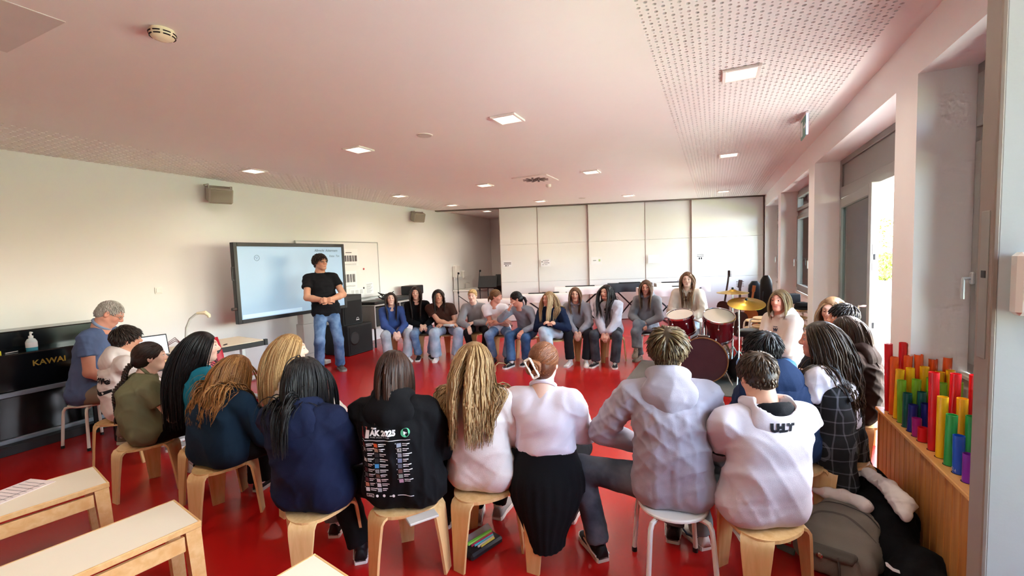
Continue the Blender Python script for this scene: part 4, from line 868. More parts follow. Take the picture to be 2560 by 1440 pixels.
# ------------------------------------------------------------------ drum kit
tag(MB().box((-.30, 6.2, .006), (1.5, 1.45, .012), rotm(-.03), .003).build('drum_mat', M('grey_carpet', '#76706a', .95, var=.12, vscale=60, bump=.6, bscale=300)), 'grey carpet mat under the drum kit', 'carpet')
drum_red = M('drum_red_lacquer', '#5c0812', .18, var=.12, coat=.5); skin_d = M('drum_skin', '#e6d6c4', .6, var=.06); rimm = chrome
def drum(name, label, c, axis, r, L, headmat, hoopmat, nlug=6, hoopw=.02):
    t = thing(name, label, 'drum', c); ax = Vector(axis).normalized(); R = np.array(ax.to_track_quat('Z', 'Y').to_matrix())
    MB().lathe([(r-.006, -L), (r, -L), (r, 0), (r-.006, 0)], 36, R, capb=False, capt=False).build('shell', drum_red, t, True, 30)
    MB().lathe([(r-.004, -.003), (r-.004, .003)], 36, R).build('batter_head', headmat, t); MB().lathe([(r-.004, -L-.003), (r-.004, -L+.002)], 36, R).build('resonant_head', skin_d, t)
    for z in (.0, -L): 
        MB().lathe([(r, z-.014), (r+.010, z-.012), (r+.010, z+.012), (r, z+.014), (r-.004, z+.010)], 36, R, capb=False, capt=False).build('hoop', hoopmat, t, True, 40)
    for k in range(nlug):
        a = k*2*PI/nlug+.3; mb = MB(); mb.tube([R @ np.array((1.02*r*math.cos(a), 1.02*r*math.sin(a), z)) for z in (0, -L*.3)], .004, 6); mb.sphere(R @ np.array((1.03*r*math.cos(a), 1.03*r*math.sin(a), -L*.3)), (.012, .012, .016), 8, 5); mb.build('lug', chrome, t, True)
    return t
bdh = M('bass_drum_skin', '#4d3038', .35, var=.3, vscale=5)
bd = drum('bass_drum', 'large bass drum with dark head facing the group', (-.13, 5.93, .30), (-.1, -1, .04), .275, .38, bdh, M('hoop_wood', '#8a5a34', .4), 8)
mb = MB(); mb.tube([(0, .15, .27), (0, .15, .46)], .016, 10); 
for s in (-1, 1): mb.tube([(s*.035, .15, .28), (s*.035, .15, .45), (s*.12, .2, .48)], .012, 8)
mb.box((0, .15, .28), (.14, .08, .03), None, .005); mb.build('tom_mount', chrome, bd, True)
for s in (-1, 1): MB().tube([(s*.22, .1, -.1), (s*.33, -.02, -.29)], .009, 8).build('spur', chrome, bd, True)
drum('rack_tom', 'small wine-red tom drum on the left of the kit', (-.42, 6.20, .83), (-.12, -.32, 1), .165, .24, skin_d, chrome); drum('rack_tom', 'deeper wine-red tom drum on the right of the kit', (.05, 6.15, .83), (.1, -.42, 1), .185, .30, skin_d, chrome)
drum('floor_tom', 'dark red floor tom hidden behind the kit', (.55, 6.75, .52), (0, -.1, 1), .2, .38, skin_d, chrome); drum('snare_drum', 'small snare drum behind the toms', (.0, 6.75, .56), (0, -.05, 1), .18, .15, skin_d, chrome)
brass = M('cymbal_brass', '#c9a545', .28, metal=.9, var=.12, vscale=14)
def cymbal(c, r, tilt, pole, label):
    t = thing('cymbal_stand', label, 'cymbal', (c[0], c[1], 0)); R = rotm(tilt[0], tilt[1]); o = np.array((0, 0, c[2]))
    MB().lathe([(.012, .022), (.03, .02), (.045, .006), (r*.6, -.008), (r, -.022), (r, -.024), (r*.6, -.010), (.045, .003), (.012, .018)], 40, R, o, capb=False, capt=False).build('cymbal', brass, t, True, 40)
    mb = MB(); mb.tube([(0, 0, c[2]+.05), (0, 0, c[2]-.06), (pole[0], pole[1], c[2]-.1), (pole[0], pole[1], .5), (pole[0], pole[1], .12)], [.006, .006, .01, .012, .014], 8); mb.build('pole', chrome, t, True); MB().cyl((0, 0, c[2]+.018), (0, 0, c[2]+.045), .014, n=10).build('wing_nut', black, t)
    for k in range(3):
        a = k*2*PI/3+.4; MB().tube([(pole[0], pole[1], .42), (pole[0]+.24*math.cos(a), pole[1]+.24*math.sin(a), .015)], .008, 6).build('leg', chrome, t, True)
cymbal((.35, 6.05, 1.02), .21, (.1, .28), (-.08, .02), 'tilted brass cymbal right of the toms'); cymbal((.21, 6.35, 1.13), .19, (.0, .03), (.0, .0), 'flat upper cymbal seen edge-on behind the tilted one')
t = thing('drum_throne', 'empty black round drum throne right of the kit', 'stool', (.42, 6.25, 0)); MB().lathe([(.12, .565), (.155, .575), (.165, .60), (.16, .635), (.13, .65), (.02, .645)], 28).build('seat', M('black_vinyl', '#1a1c1f', .35), t, True, 50); MB().cyl((0, 0, .12), (0, 0, .57), .016).build('post', chrome, t, True)
for k in range(3): a = k*2.1+.5; MB().tube([(0, 0, .3), (.2*math.cos(a), .2*math.sin(a), .01)], .01, 6).build('leg', chrome, t, True)
t = thing('kick_pedal_bag', 'slumped black bag beside the bass drum', 'bag', (.33, 6.15, 0)); MB().sphere((0, 0, .16), (.2, .16, .17), 16, 10).build('bag_body', M('black_nylon', '#0e0e10', .6, bump=.6, bscale=20), t, True); MB().tube([(-.1, 0, .3), (-.05, 0, .37), (.05, 0, .37), (.1, 0, .3)], .012, 6).build('strap', black, t, True)
# ------------------------------------------------------------------ keyboards on X-stands along the partition
def keyboard(s, off, z, L, label, cover=True, ang=0., dark=False):
    c = PA+PD*s+PN*off; t = thing('keyboard_on_stand', label, 'keyboard', (c[0], c[1], 0), pang+ang, 'keyboards on X-stands')
    MB().box((0, 0, z), (L, .3, .09), None, .012).build('keyboard_body', black, t)
    if cover:
        mb = MB(); V = []; F = []; nx, ny = 34, 13; rg = np.random.default_rng(int(s*10)+3); ph = rg.uniform(0, 6, 6)
        prof = [(-.17, -.13), (-.172, -.04), (-.168, .045), (-.15, .062), (-.1, .066), (-.05, .064), (0, .066), (.05, .064), (.1, .066), (.15, .062), (.168, .045), (.172, -.04), (.17, -.10)]
        for i in range(nx):
            x = (-.5+i/(nx-1))*(L+.02)
            for j, (y, zz) in enumerate(prof):
                e = max(0, .05-zz)/.18; V.append((x, y+e*.018*math.sin(x*19+ph[0])*(1 if y > 0 else -1), z+zz+(.012*math.sin(x*9+ph[1])+.02*math.sin(x*4+ph[2]))*e))
        for i in range(nx-1):
            for j in range(ny-1): F.append([i*ny+j, (i+1)*ny+j, (i+1)*ny+j+1, i*ny+j+1])
        for e in (0, nx-1): F.append([e*ny+j for j in range(ny)][::(1 if e else -1)])
        mb.add(V, F).build('dust_cover', white_cloth if not dark else M('dark_cover', '#33363c', .8), t, True, 50)
    for sg in (-1, 1): MB().tube([(sg*.38, -.16, .02), (0, -.02*sg, z/2), (-sg*.38, .16*0-.16, z-.06)], .017, 4, nref=(0, 1, 0)).build('stand_arm', black, t)
    for sg in (-1, 1): MB().tube([(sg*.38, -.24, .018), (sg*.38, .24, .018)], .016, 6).build('stand_foot', black, t); MB().tube([(sg*.38, -.2, z-.06), (sg*.38, .2, z-.06)], .014, 6).build('stand_support', black, t)
    return t
keyboard(-.05, .95, .62, 1.15, 'covered keyboard nearest the sink niche behind the blonde girl'); keyboard(1.1, .95, .72, 1.25, 'covered keyboard behind the dark-haired girl hiding her face'); keyboard(2.05, .55, .84, 1.3, 'high covered keyboard behind the girl in the grey zip hoodie')
keyboard(3.2, .42, .88, 1.0, 'keyboard with dark cover behind the dark-haired girl', True, 0, True); keyboard(3.95, .95, .80, 1.3, 'covered keyboard behind the girl with crossed legs'); keyboard(4.4, .5, .86, 1.2, 'covered keyboard behind the drum player by the last panel')
for s, off, z, L in ((1.05, .93, .795, .55), (2.0, .6, .915, .7), (3.2, .42, .955, .5), (4.3, .95, .875, .45), (4.2, .45, .94, .5), (1.3, .88, .8, .4)):
    c = PA+PD*s+PN*off; tag(MB().box((c[0], c[1], z), (L, .1, .018), rotm(pang+.05), .004).build('music_rest', black), 'thin black music rest lying on the covered keyboard at %s' % {1.05: 'left', 2.0: 'mid-left', 3.2: 'centre, on the dark cover', 4.3: 'right, near the drum player', 4.2: 'far right by the last panel', 1.3: 'left, behind another rest'}[s], 'music rest', 'black music rests')
# ------------------------------------------------------------------ sink niche
t = thing('sink_unit', 'white sink cabinet in the niche at the far left corner', 'sink', (-6.3, 10.95, 0)); MB().box((0, 0, .38), (.55, 1.0, .76), None, .006).build('cabinet', panel_white, t); MB().box((.0, 0, .79), (.58, 1.04, .05), None, .01).build('basin_top', M('ceramic', '#f1efe9', .2), t); MB().tube([(-.2, 0, .81), (-.2, 0, .95), (-.14, 0, 1.0), (-.06, 0, .97)], .014, 8).build('tap', chrome, t, True); MB().box((-.25, 0, 1.0), (.02, 1.0, .36), None, .002).build('splash_board', panel_white, t)
tag(MB().box((XL+.07, 10.6, 1.32), (.14, .26, .36), None, .03).build('towel_dispenser', M('dispenser_white', '#efece4', .4)), 'rounded white towel dispenser on the wall above the sink', 'dispenser'); tag(MB().box((XL+.06, 10.95, 1.22), (.1, .11, .22), None, .02).build('soap_dispenser', M('dispenser_white', '#efece4', .4)), 'small white soap dispenser beside the towel dispenser', 'dispenser')
def mic_stand(x, y, h, label, ba=0.):
    t = thing('microphone_stand', label, 'stand', (x, y, 0), ba, 'black stands in the niche'); MB().tube([(0, 0, .02), (0, 0, h-.1), (.02, 0, h)], [.012, .010, .01], 8).build('pole', black, t, True); MB().box((.03, 0, h), (.05, .035, .05), rotm(0, .3), .008).build('clip', black, t); MB().cyl((0, 0, h*.6), (0, 0, h*.6+.05), .022, n=10).build('clutch', black, t)
    for k in range(3): a = k*2*PI/3; MB().tube([(0, 0, .09), (.24*math.cos(a), .24*math.sin(a), .01)], .010, 6).build('leg', black, t, True)
    return t
m1 = mic_stand(-6.0, 9.75, 1.30, 'tall black microphone stand in front of the sink'); MB().tube([(.0, 0, .72), (.28, .22, .45)], .010, 6).build('boom_arm', black, m1, True)
mic_stand(-5.75, 10.45, 1.33, 'black microphone stand right of the soap dispenser', 1.0); mic_stand(-5.15, 10.75, 1.42, 'thin black stand behind the music desks', .5); mic_stand(-4.98, 11.1, 1.5, 'tallest thin black stand next to the sliding panel', 2.0)
def music_stand(x, y, h, rz, label):
    t = thing('music_stand', label, 'music stand', (x, y, 0), rz, 'black music stands in the niche'); MB().box((0, 0, h), (.5, .02, .34), rotm(0, -.6), .004).build('desk', black, t); MB().box((0, -.11, h-.155), (.5, .06, .02), rotm(0, -.6), .003).build('ledge', black, t); MB().cyl((0, 0, .1), (0, 0, h), .013, n=8).build('pole', black, t, True)
    for k in range(3): a = k*2.1; MB().tube([(0, 0, .22), (.25*math.cos(a), .25*math.sin(a), .01)], .009, 6).build('leg', black, t, True)
music_stand(-5.45, 10.35, 1.05, pang, 'black music stand with tilted desk in front of the niche'); music_stand(-5.05, 10.6, 1.08, pang+.2, 'black music stand half behind the first sliding panel')
tag(MB().box((-5.2, 10.9, .75), (.62, .3, .62), rotm(pang), .02).build('black_trolley', M('black_nylon', '#0e0e10', .6)), 'bulky black trolley below the music stands', 'trolley')
# ------------------------------------------------------------------ corner: guitar, gig bags, stacked stools
t = thing('bass_guitar', 'dark bass guitar leaning on a stand by the last panel', 'guitar', (.18, 10.3, 0), -.3); wd = M('guitar_brown', '#3a2420', .35)
MB().tube([(0, 0, .5), (.06, .06, 1.0), (.07, .07, 1.12)], .02, 6).build('neck', wd, t); MB().box((.075, .075, 1.16), (.05, .02, .14), None, .008).build('headstock', wd, t); mb = MB()
for k in range(4): mb.cyl((.1, .07, 1.11+k*.03), (.13, .07, 1.11+k*.03), .006, n=6)
mb.build('tuning_peg', chrome, t); MB().prism([(.16*math.sin(a)*(1+.25*math.cos(2*a)), .26*math.cos(a)) for a in np.arange(20)*PI/10], -.02, .02, np.array([[1, 0, 0], [0, 0, -1], [0, 1, 0]]), (-.02, -.01, .33)).build('body', wd, t); MB().tube([(-.12, -.12, 0), (0, .02, .3), (.12, -.12, 0)], .012, 6).build('stand', black, t)
t = thing('second_guitar', 'guitar headstock with pegs behind the cymbals', 'guitar', (.42, 9.2, 0), .2); MB().tube([(0, 0, .3), (.02, .05, .95)], .022, 6).build('neck', wd, t); MB().box((.02, .05, 1.02), (.07, .02, .15), rotm(0, 0, .15), .008).build('headstock', wd, t); mb = MB()
for k in range(3):
    for s in (-1, 1): mb.cyl((.02+s*.035, .05, .98+k*.04), (.02+s*.065, .05, .98+k*.04), .007, n=6)
mb.build('tuning_peg', chrome, t); MB().prism([(.18*math.sin(a)*(1+.2*math.cos(2*a)), .24*math.cos(a)) for a in np.arange(20)*PI/10], -.03, .03, np.array([[1, 0, 0], [0, 0, -1], [0, 1, 0]]), (0, 0, .27)).build('body', wd, t)
def gigbag(x, y, w, h, rz, lean, label):
    t = thing('gig_bag', label, 'gig bag', (x, y, 0), rz, 'black gig bags in the corner'); n = 24; prof = []
    for i in range(13): v = i/12; ww = w*(1 if v < .35 else (.62+.38*max(0, 1-(v-.35)/.25)))*(1-.55*max(0, v-.9)/.1)*(.75+.25*min(1, v/.08)); prof.append((ww/2, v*h))
    V = []; F = []
    for (r, z) in prof:
        for k in range(n):
            a = k*2*PI/n; V.append((r*math.copysign(abs(math.cos(a))**.6, math.cos(a)), .075*math.copysign(abs(math.sin(a))**.7, math.sin(a))+lean*z, z))
    for i in range(12):
        for k in range(n): F.append([i*n+k, i*n+(k+1) % n, (i+1)*n+(k+1) % n, (i+1)*n+k])
    F += [list(range(n))[::-1], [12*n+k for k in range(n)]]
    MB().add(V, F).build('bag_body', M('black_nylon', '#0e0e10', .6, bump=.6, bscale=20), t, True, 60); MB().tube([(-.05, -.09, h*.55), (-.06, -.13+lean*h*.6, h*.62), (-.05, -.09+lean*h*.7, h*.72)], .012, 6).build('strap', black, t, True); return t
gigbag(.78, 10.6, .42, .98, .1, .06, 'wide black gig bag with an orange violin before it'); gigbag(.94, 10.2, .36, 1.12, -.1, .03, 'tall narrow black gig bag in the corner by the windows')
t = thing('acoustic_guitar', 'orange-brown guitar propped against the gig bags', 'guitar', (.66, 10.1, 0), 0); ow = M('orange_wood', '#b06a34', .4)
MB().prism([(.17*math.sin(a)*(1+.22*math.cos(2*a)), .23*math.cos(a)) for a in np.arange(24)*PI/12], -.045, .045, np.array([[1, 0, 0], [0, 0, -1], [0, 1, 0]]), (0, 0, .23)).build('body', ow, t); MB().tube([(0, -.02, .44), (.05, .03, .80)], .02, 6).build('neck', ow, t); MB().box((.06, .04, .86), (.06, .02, .13), rotm(0, 0, .12), .005).build('headstock', ow, t)
WS = make_metal_stool('stacking_stool', M('stool_seat_wood', '#e8c793', .45), .45, steel_w, .175)
STK = [(1.0, 7.35, 0, 4, 'right stack by the window'), (.66, 7.2, .6, 3, 'left stack behind the drum throne'), (.60, 7.75, .2, 2, 'low stack behind the throne')]
first = True
for x, y, rz, n, nm in STK:
    for k in range(n):
        lb = '%s wooden-seat metal stool of the %s' % (['lowest', 'second', 'third', 'topmost'][k] if k < n-1 or n < 2 else 'topmost', nm)
        if first: WS.location = (x, y, 0); WS.rotation_euler = (0, 0, rz); WS['label'] = lb; WS['group'] = 'stacked stools in the corner'; first = False
        else: dup(WS, (x+.006*k, y, k*.115), rz+.03*k, lb, 'stacked stools in the corner')
tag(MB().box((.97, 7.42, .86+.07), (.25, .17, .14), rotm(.2), .01).build('small_amplifier', M('cabinet_black', '#16171a', .6)), 'small black practice amplifier on the stool stack', 'amplifier')
t = thing('black_hat', 'black peaked hat lying on top of the stool stack', 'hat', (1.12, 7.32, .80)); MB().lathe([(.1, 0), (.098, .05), (.07, .085), (.02, .095)], 18).build('crown', M('black_felt', '#101012', .9), t, True); MB().prism([(.1*math.cos(a)+.0, .16*math.sin(a)) for a in np.linspace(PI, 2*PI, 14)], 0, .012).build('brim', M('black_felt', '#101012', .9), t)
tag(MB().box((1.2, 7.05, .74), (.07, .04, .09), None, .006).build('yellow_note', M('yellow_foam', '#e8d83a', .8)), 'bright yellow block beside the stacked stools', 'block')
# ------------------------------------------------------------------ boomwhacker box
bx0, bx1, by0, by1, bz = .985, 1.345, 2.44, 3.62, .585
t = thing('tube_box', 'wooden box with vertical boards holding the coloured sound tubes', 'wooden box', (0, 0, 0))
nb = 16; bw = (by1-by0-.05)/nb
for k in range(nb): MB().b2((bx0+.004, by0+.025+k*bw+.0015, .03), (bx0+.022, by0+.025+(k+1)*bw-.0015, bz-.03), .003).build('front_board', oak, t)
MB().b2((bx0, by0, 0), (bx0+.03, by0+.024, bz-.022), .003).build('corner_post', oak, t); MB().b2((bx0, by1-.024, 0), (bx0+.03, by1, bz-.022), .003).build('corner_post', oak, t)
MB().b2((bx0+.03, by0, .0), (bx1, by0+.02, bz-.022), .003).build('end_board', oak, t); MB().b2((bx0+.03, by1-.02, 0), (bx1, by1, bz-.022), .003).build('end_board', oak, t); MB().b2((bx0+.03, by0+.02, .0), (bx1, by1-.02, .03), .002).build('bottom_board', oak, t)
MB().b2((bx0-.012, by0-.012, bz-.022), (bx1, by1+.012, bz), .004).build('top_board', oak_top, t)
TC = dict(red='#d3161c', orange='#e2571c', yellow='#f0b81a', lime='#7fb52a', teal='#0e5a52', navy='#1b2578', magenta='#a01c78', green='#2f9a4a', blue='#1b4fb4', purple='#7a2596', gold='#f2a91c')
def wtube(x, y, col, top, lean, label):
    r = .0215; h = top-bz; t = thing('sound_tube', label, 'sound tube', (x, y, bz), 0, 'coloured sound tubes in the wooden box'); t.rotation_euler = (lean[0], lean[1], 0)
    MB().lathe([(r, 0), (r, h), (r-.002, h), (r-.002, .02)], 20, capb=True, capt=False).build('tube', M('tube_'+col, TC[col], .28, spec=.5), t, True, 40)
    MB().lathe([(r+.004, .0005), (r+.004, .0015)], 20).build('slot_ring', black, t)
    return t
row1 = [('red', 1.035), ('orange', .965), ('yellow', .905), ('lime', .855), ('teal', .80), ('navy', .755), ('magenta', .70), ('red', .675)]
names = ['front', 'second', 'third', 'fourth', 'back']
for i in range(5):
    for j, (c, tp) in enumerate(row1):
        if (i in (1,) and j > 5) or (i >= 2 and j > 3): continue
        wtube(1.025+.062*i, 3.555-j*.073, c, tp+.012*((i*7+j*3) % 3-1), ((.015*((i*5+j) % 3-1))-.0, .02*((i+j) % 3-1)), '%s sound tube, %s row, far half of the wooden box' % ({'red': 'tall red' if j == 0 else 'short red'}.get(c, c), names[i]))
row2 = [('red', .995), ('yellow', .895), ('green', .835), ('blue', .765), ('purple', .715)]
for i in range(4):
    for j, (c, tp) in enumerate(row2):
        if i >= 1 and j > 3: continue
        if i == 1 and j == 1: c = 'gold'
        wtube(1.03+.075*i, 2.93-j*.088, c, tp, (.01*((i+j) % 3-1), .01*((i*2+j) % 3-1)), '%s sound tube, %s row, near half of the wooden box' % (c, names[i]))
mb = MB(); flat_text(mb, 'CL A', (1.0078, 2.675, .60), (0, -1, 0), (0, 0, 1), .02); 
mb.build('tube_lettering', paper, [o for o in COL.objects if o.name.startswith('sound_tube') and 'blue sound tube, front' in o.get('label', '')][0])
o = bpy.data.objects['tube_lettering']; o.matrix_parent_inverse = o.parent.matrix_basis.inverted()
# ------------------------------------------------------------------ entrance door leaf at the right edge
t = struct(thing('door_2', '', '', (.016, 0, 0))); del t['category']; del t['label']
leafm = M('door_grey_blue', '#c3cdd0', .5, var=.03, vscale=20, bump=.05, bscale=150); edm = M('door_edge_grey', '#8d827a', .5)
MB().b2((.492, 1.195, .01), (1.10, 1.245, 2.45), .003).build('door_leaf', leafm, t); MB().b2((.484, 1.192, .01), (.493, 1.248, 2.45), .002).build('door_edge', edm, t)
MB().b2((.4825, 1.205, 1.42), (.4845, 1.235, 1.72), .0005).build('lock_strip', grey_frame, t); MB().b2((.4815, 1.212, 1.585), (.4835, 1.228, 1.60), .0005).build('latch', black, t)
MB().box((.592, 1.180, 1.575), (.165, .032, .122), None, .007).build('escutcheon', M('satin_steel', '#eceae6', .3, metal=.15), t); MB().cyl((.60, 1.11, 1.585), (.60, 1.17, 1.585), .027, n=24).build('knob', M('knob_bronze', '#8b6a5a', .3, metal=.6), t, True, 40)
# ------------------------------------------------------------------ floor clutter
def blob(name, parts, mat, parent, h=.012, k=.03, fold=.006, seed=0, cutz=None):
    F = Field(*bounds(parts, .05), h)
    for p in parts:
        if len(p) == 4: F.cap(p[0], p[1], p[2], p[3], k)
        else: F.ell(p[0], p[1], k)
    if cutz is not None: F.cutz(cutz)
    V, Q = F.mesh(); V = folds(V, Q, fold, seed); return link(name, newmesh(name, V, Q, True), mat, parent)
# ------------------------------------------------------------------ people
def cloth(col, rough=.88, bump=.35, bs=420., var=.05, sheen=.0): return M('cloth_'+col, col, rough, bump=bump, bscale=bs, var=var, vscale=9, spec=.2, sheen=sheen, wr=.5)
def denim(col, light):
    k = 'denim_'+col+light
    if k in MATS: return MATS[k]
    m = M(k, col, .85, bump=.4, bscale=500, spec=.2, wr=.4); nt = m.node_tree; N = nt.nodes; L = nt.links; b = N['Principled BSDF']
    tc = N.new('ShaderNodeTexCoord'); nz = N.new('ShaderNodeTexNoise'); nz.inputs['Scale'].default_value = 7; nz.inputs['Detail'].default_value = 6; rp = N.new('ShaderNodeValToRGB'); rp.color_ramp.elements[0].position = .38; rp.color_ramp.elements[1].position = .66
    rp.color_ramp.elements[0].color = lin(col); rp.color_ramp.elements[1].color = lin(light); L.new(tc.outputs['Object'], nz.inputs[0]); L.new(nz.outputs['Fac'], rp.inputs[0]); L.new(rp.outputs[0], b.inputs['Base Color']); return m
SK = dict(f='#e3b49c', l='#ecc4b0', m='#cf9a7e', t='#b98262', r='#d79a84')
def sdf_mesh(caps, h, k, amp, seed, cutz=None, post=None, freq=1., relx=1):
    F = Field(*bounds([c[:4] for c in caps], .04), h)
    for c in caps: F.cap(c[0], c[1], c[2], c[3], c[5] if len(c) > 5 and c[5] is not None else k, c[4] if len(c) > 4 else None)
    if cutz is not None: F.cutz(cutz)
    if post: post(F)
    V, Q = F.mesh(); V = relax(V, Q, relx); return folds(V, Q, amp, seed, freq), Q
def person(key, label, S, hdg, head, look=None, hp=0., hr=0., seat=.38, b=1., al=.92, hs=.94, skin='f', lip='#b5645c', brow='#3a2a20', iris='#4a3424', male=False, fine=False, beard=0.,
           top='hoodie', tcol='#808080', tmat=None, loose=.016, sleeve='long', hood=False, hoodcol=None, collar=True, cuff=True, hem=None, amp=.011,
           bot='trousers', bcol='#222226', bmat=None, wide=.0, feet=None, fdirs=None, knees=None, shoes=('#e8e6e2', '#f2f0ec', '#f5f5f5'), shoestyle=None, sock='#f0efec', hands='lap', handover=None,
           hair=None, hcol=('#2a1a12', '#4a3222'), bow=.055, twist=0., shroll=0., glasses=None, stand=None, legs=True, shw=1.):
    rng = np.random.default_rng(sum(map(ord, key))*31+7); th = math.radians(hdg); Rw = rotm(th); S3 = A3(S[0], S[1], 0); Hd = Rw.T @ (A3(*head)-S3); look = hdg if look is None else look
    R = rot3(math.radians(look-hdg), math.radians(hp), math.radians(hr)); hip = A3(0, 0, seat+.10) if stand is None else A3(0, 0, stand); td = unit(Hd-hip); L = np.linalg.norm(Hd-hip); ts = L/.62 if stand is None else 1.
    root = None; nb = Hd+R @ (A3(0, -.03, -.07)*hs)-.07*hs*unit(td*.7+A3(0, 0, .4)); mid = (hip+nb)/2+A3(0, -bow, 0); bez = lambda t: hip*(1-t)**2+2*mid*t*(1-t)+nb*t*t
    waist, chest, uppr = bez(.33), bez(.66), bez(.90); tw = math.radians(twist); sa = unit(A3(math.cos(tw), math.sin(tw), math.sin(math.radians(shroll)))); X = A3(1, 0, 0); ca = unit(sa+X)
    sw = (.158 if not male else .178)*b**.4*shw; lo = loose; T = []; sh = {}; el = {}; wr = {}; hd = {}
    for sx in (-1, 1): sh[sx] = uppr+sa*sx*sw+A3(0, .0, -.028)
    # arms
    for sx in (-1, 1):
        hz = hip[2]; pre = hands if isinstance(hands, str) else hands[0 if sx < 0 else 1]
        tg = {'lap': (sx*.035, .25, hz+.08), 'knees': (sx*.12, .37, hz+.05), 'between': (sx*.03, .37, hz-.0), 'crossed': (-sx*.09, .25+.03*sx, hz+.16), 'crossed_low': (-sx*.07, .27+.03*sx, hz+.10), 'chest': (sx*.025, .27, hz+.16), 'bench': (sx*.20, .05, seat+.06), 'front': (sx*.05, .24, hz+.10), 'belly': (sx*.03, .25, hz+.19)}
        dirs = {'lap': (-sx*.75, .55, -.35), 'knees': (-sx*.1, .8, -.5), 'between': (-sx*.25, .5, -.8), 'crossed': (-sx*.9, .2, .1), 'crossed_low': (-sx*.9, .25, -.1), 'chest': (-sx*.6, .5, .5), 'bench': (0, 1, -.2), 'front': (-sx*.8, .4, -.2), 'belly': (-sx*.8, .45, .1)}
        if pre in tg: t, dd = A3(*tg[pre]), A3(*dirs[pre])
        else: t, dd = A3(*handover[sx][0]), A3(*handover[sx][1])
        e, w = ik(sh[sx], t, .285*(al+.05), .25*(al+.05), A3(sx*1.0, -.38, -.42) if (handover is None or sx not in handover or len(handover[sx]) < 3) else A3(*handover[sx][2]))
        el[sx], wr[sx], hd[sx] = e, w, dd
    # torso prims
    d0, d1, d2 = .098*b, .086*b, .088*b
    for sx in (-1, 1):
        q0 = hip+X*sx*.078*b+A3(0, -.01, -.0); q1 = waist+ca*sx*.052*b; q2 = chest+sa*sx*.056*b; q3 = uppr+sa*sx*sw*.62+A3(0, -.005, -.03)
        T += [(q0, q1, d0+lo, d1+lo), (q1, q2, d1+lo, d2+lo*.9), (q2, q3, d2+lo*.9, .062*b+lo*.6), (q3, sh[sx], .060+lo*.5, .052+lo*.5)]
    T += [(hip, waist, .09*b+lo, .085*b+lo), (waist, chest, .085*b+lo, .09*b+lo*.9), (chest, uppr, .09*b+lo*.8, .06*b+lo*.4), (uppr, nb+A3(0, 0, -.02), .06+lo*.3, .048+lo*.2)]
    bodycaps = [(c[0], c[1], max(c[2]-lo-.012, .03), max(c[3]-lo-.012, .03)) for c in T]
    for sx in (-1, 1):
        fd = unit(wr[sx]-el[sx]); ud = unit(el[sx]-sh[sx])
        if sleeve == 'long':
            ce = wr[sx]-fd*.012; T += [(sh[sx], el[sx], .050+lo, .044+lo*1.1, None, .016), (el[sx], wr[sx]-fd*.05, .044+lo*1.1, .034+lo*.9, None, .012), (wr[sx]-fd*.05, wr[sx], .031+lo*.5, .029+lo*.4, (ce, fd), .012)]
        elif sleeve == 'roll':
            ce = el[sx]+fd*.08; T += [(sh[sx], el[sx], .050+lo, .046+lo*1.2, None, .016), (el[sx], el[sx]+fd*.09, .046+lo*1.2, .046+lo, (ce, fd), .012)]
        elif sleeve == 'short':
            ce = sh[sx]+ud*.155*al; T += [(sh[sx], sh[sx]+ud*.2*al, .050+lo, .052+lo*1.2, (ce, ud), .016)]
    hsz = .0105 if fine else .0155; cz = seat+.002 if stand is None else (hem if hem else .80)
    if hem and stand is None: cz = hem
    # ---- body
    Vs, Fs, Cs = head_mesh(.0056 if fine else .0062, Hd, R, nb, SK[skin], lip, brow, hs, beard, iris, False, not male); n0 = sum(len(v) for v in Vs); skc = np.array(lin(SK[skin])[:3])
    for sx in (-1, 1):
        fd = unit(wr[sx]-el[sx]); pn = A3(-sx*.3, -.2, -.9); 
        if handover and sx in handover and len(handover[sx]) > 3: pn = A3(*handover[sx][3])
        curl = .55 if not (handover and sx in handover and len(handover[sx]) > 4) else handover[sx][4]
        hc = hand_prims(wr[sx], hd[sx], pn, -sx, curl, al*.98); ac = [(wr[sx]-fd*.09, wr[sx]+fd*.01, .032*al, .026*al)]
        if sleeve in ('short', 'roll'): ac = [(sh[sx]+(el[sx]-sh[sx])*.35, el[sx], .044*al*(1.12 if male else 1), .038*al*(1.1 if male else 1)), (el[sx], el[sx]+fd*.09, .039*al*(1.12 if male else 1), .041*al*(1.1 if male else 1)), (el[sx]+fd*.09, wr[sx], .041*al*(1.08 if male else 1), .026*al*(1.12 if male else 1))]
        F = Field(*bounds(hc+ac, .02), .0068 if fine else .0068)
        for c in ac: F.cap(*c, .02)
        for c in hc: F.cap(*c, .006)
        V, Q = F.mesh(); Vs.append(V); Fs.append(Q+n0); Cs.append(np.tile(skc, (len(V), 1))); n0 += len(V)
    # legs
    kn = {}; an = {}; ft = {}; TR = []; lc = []
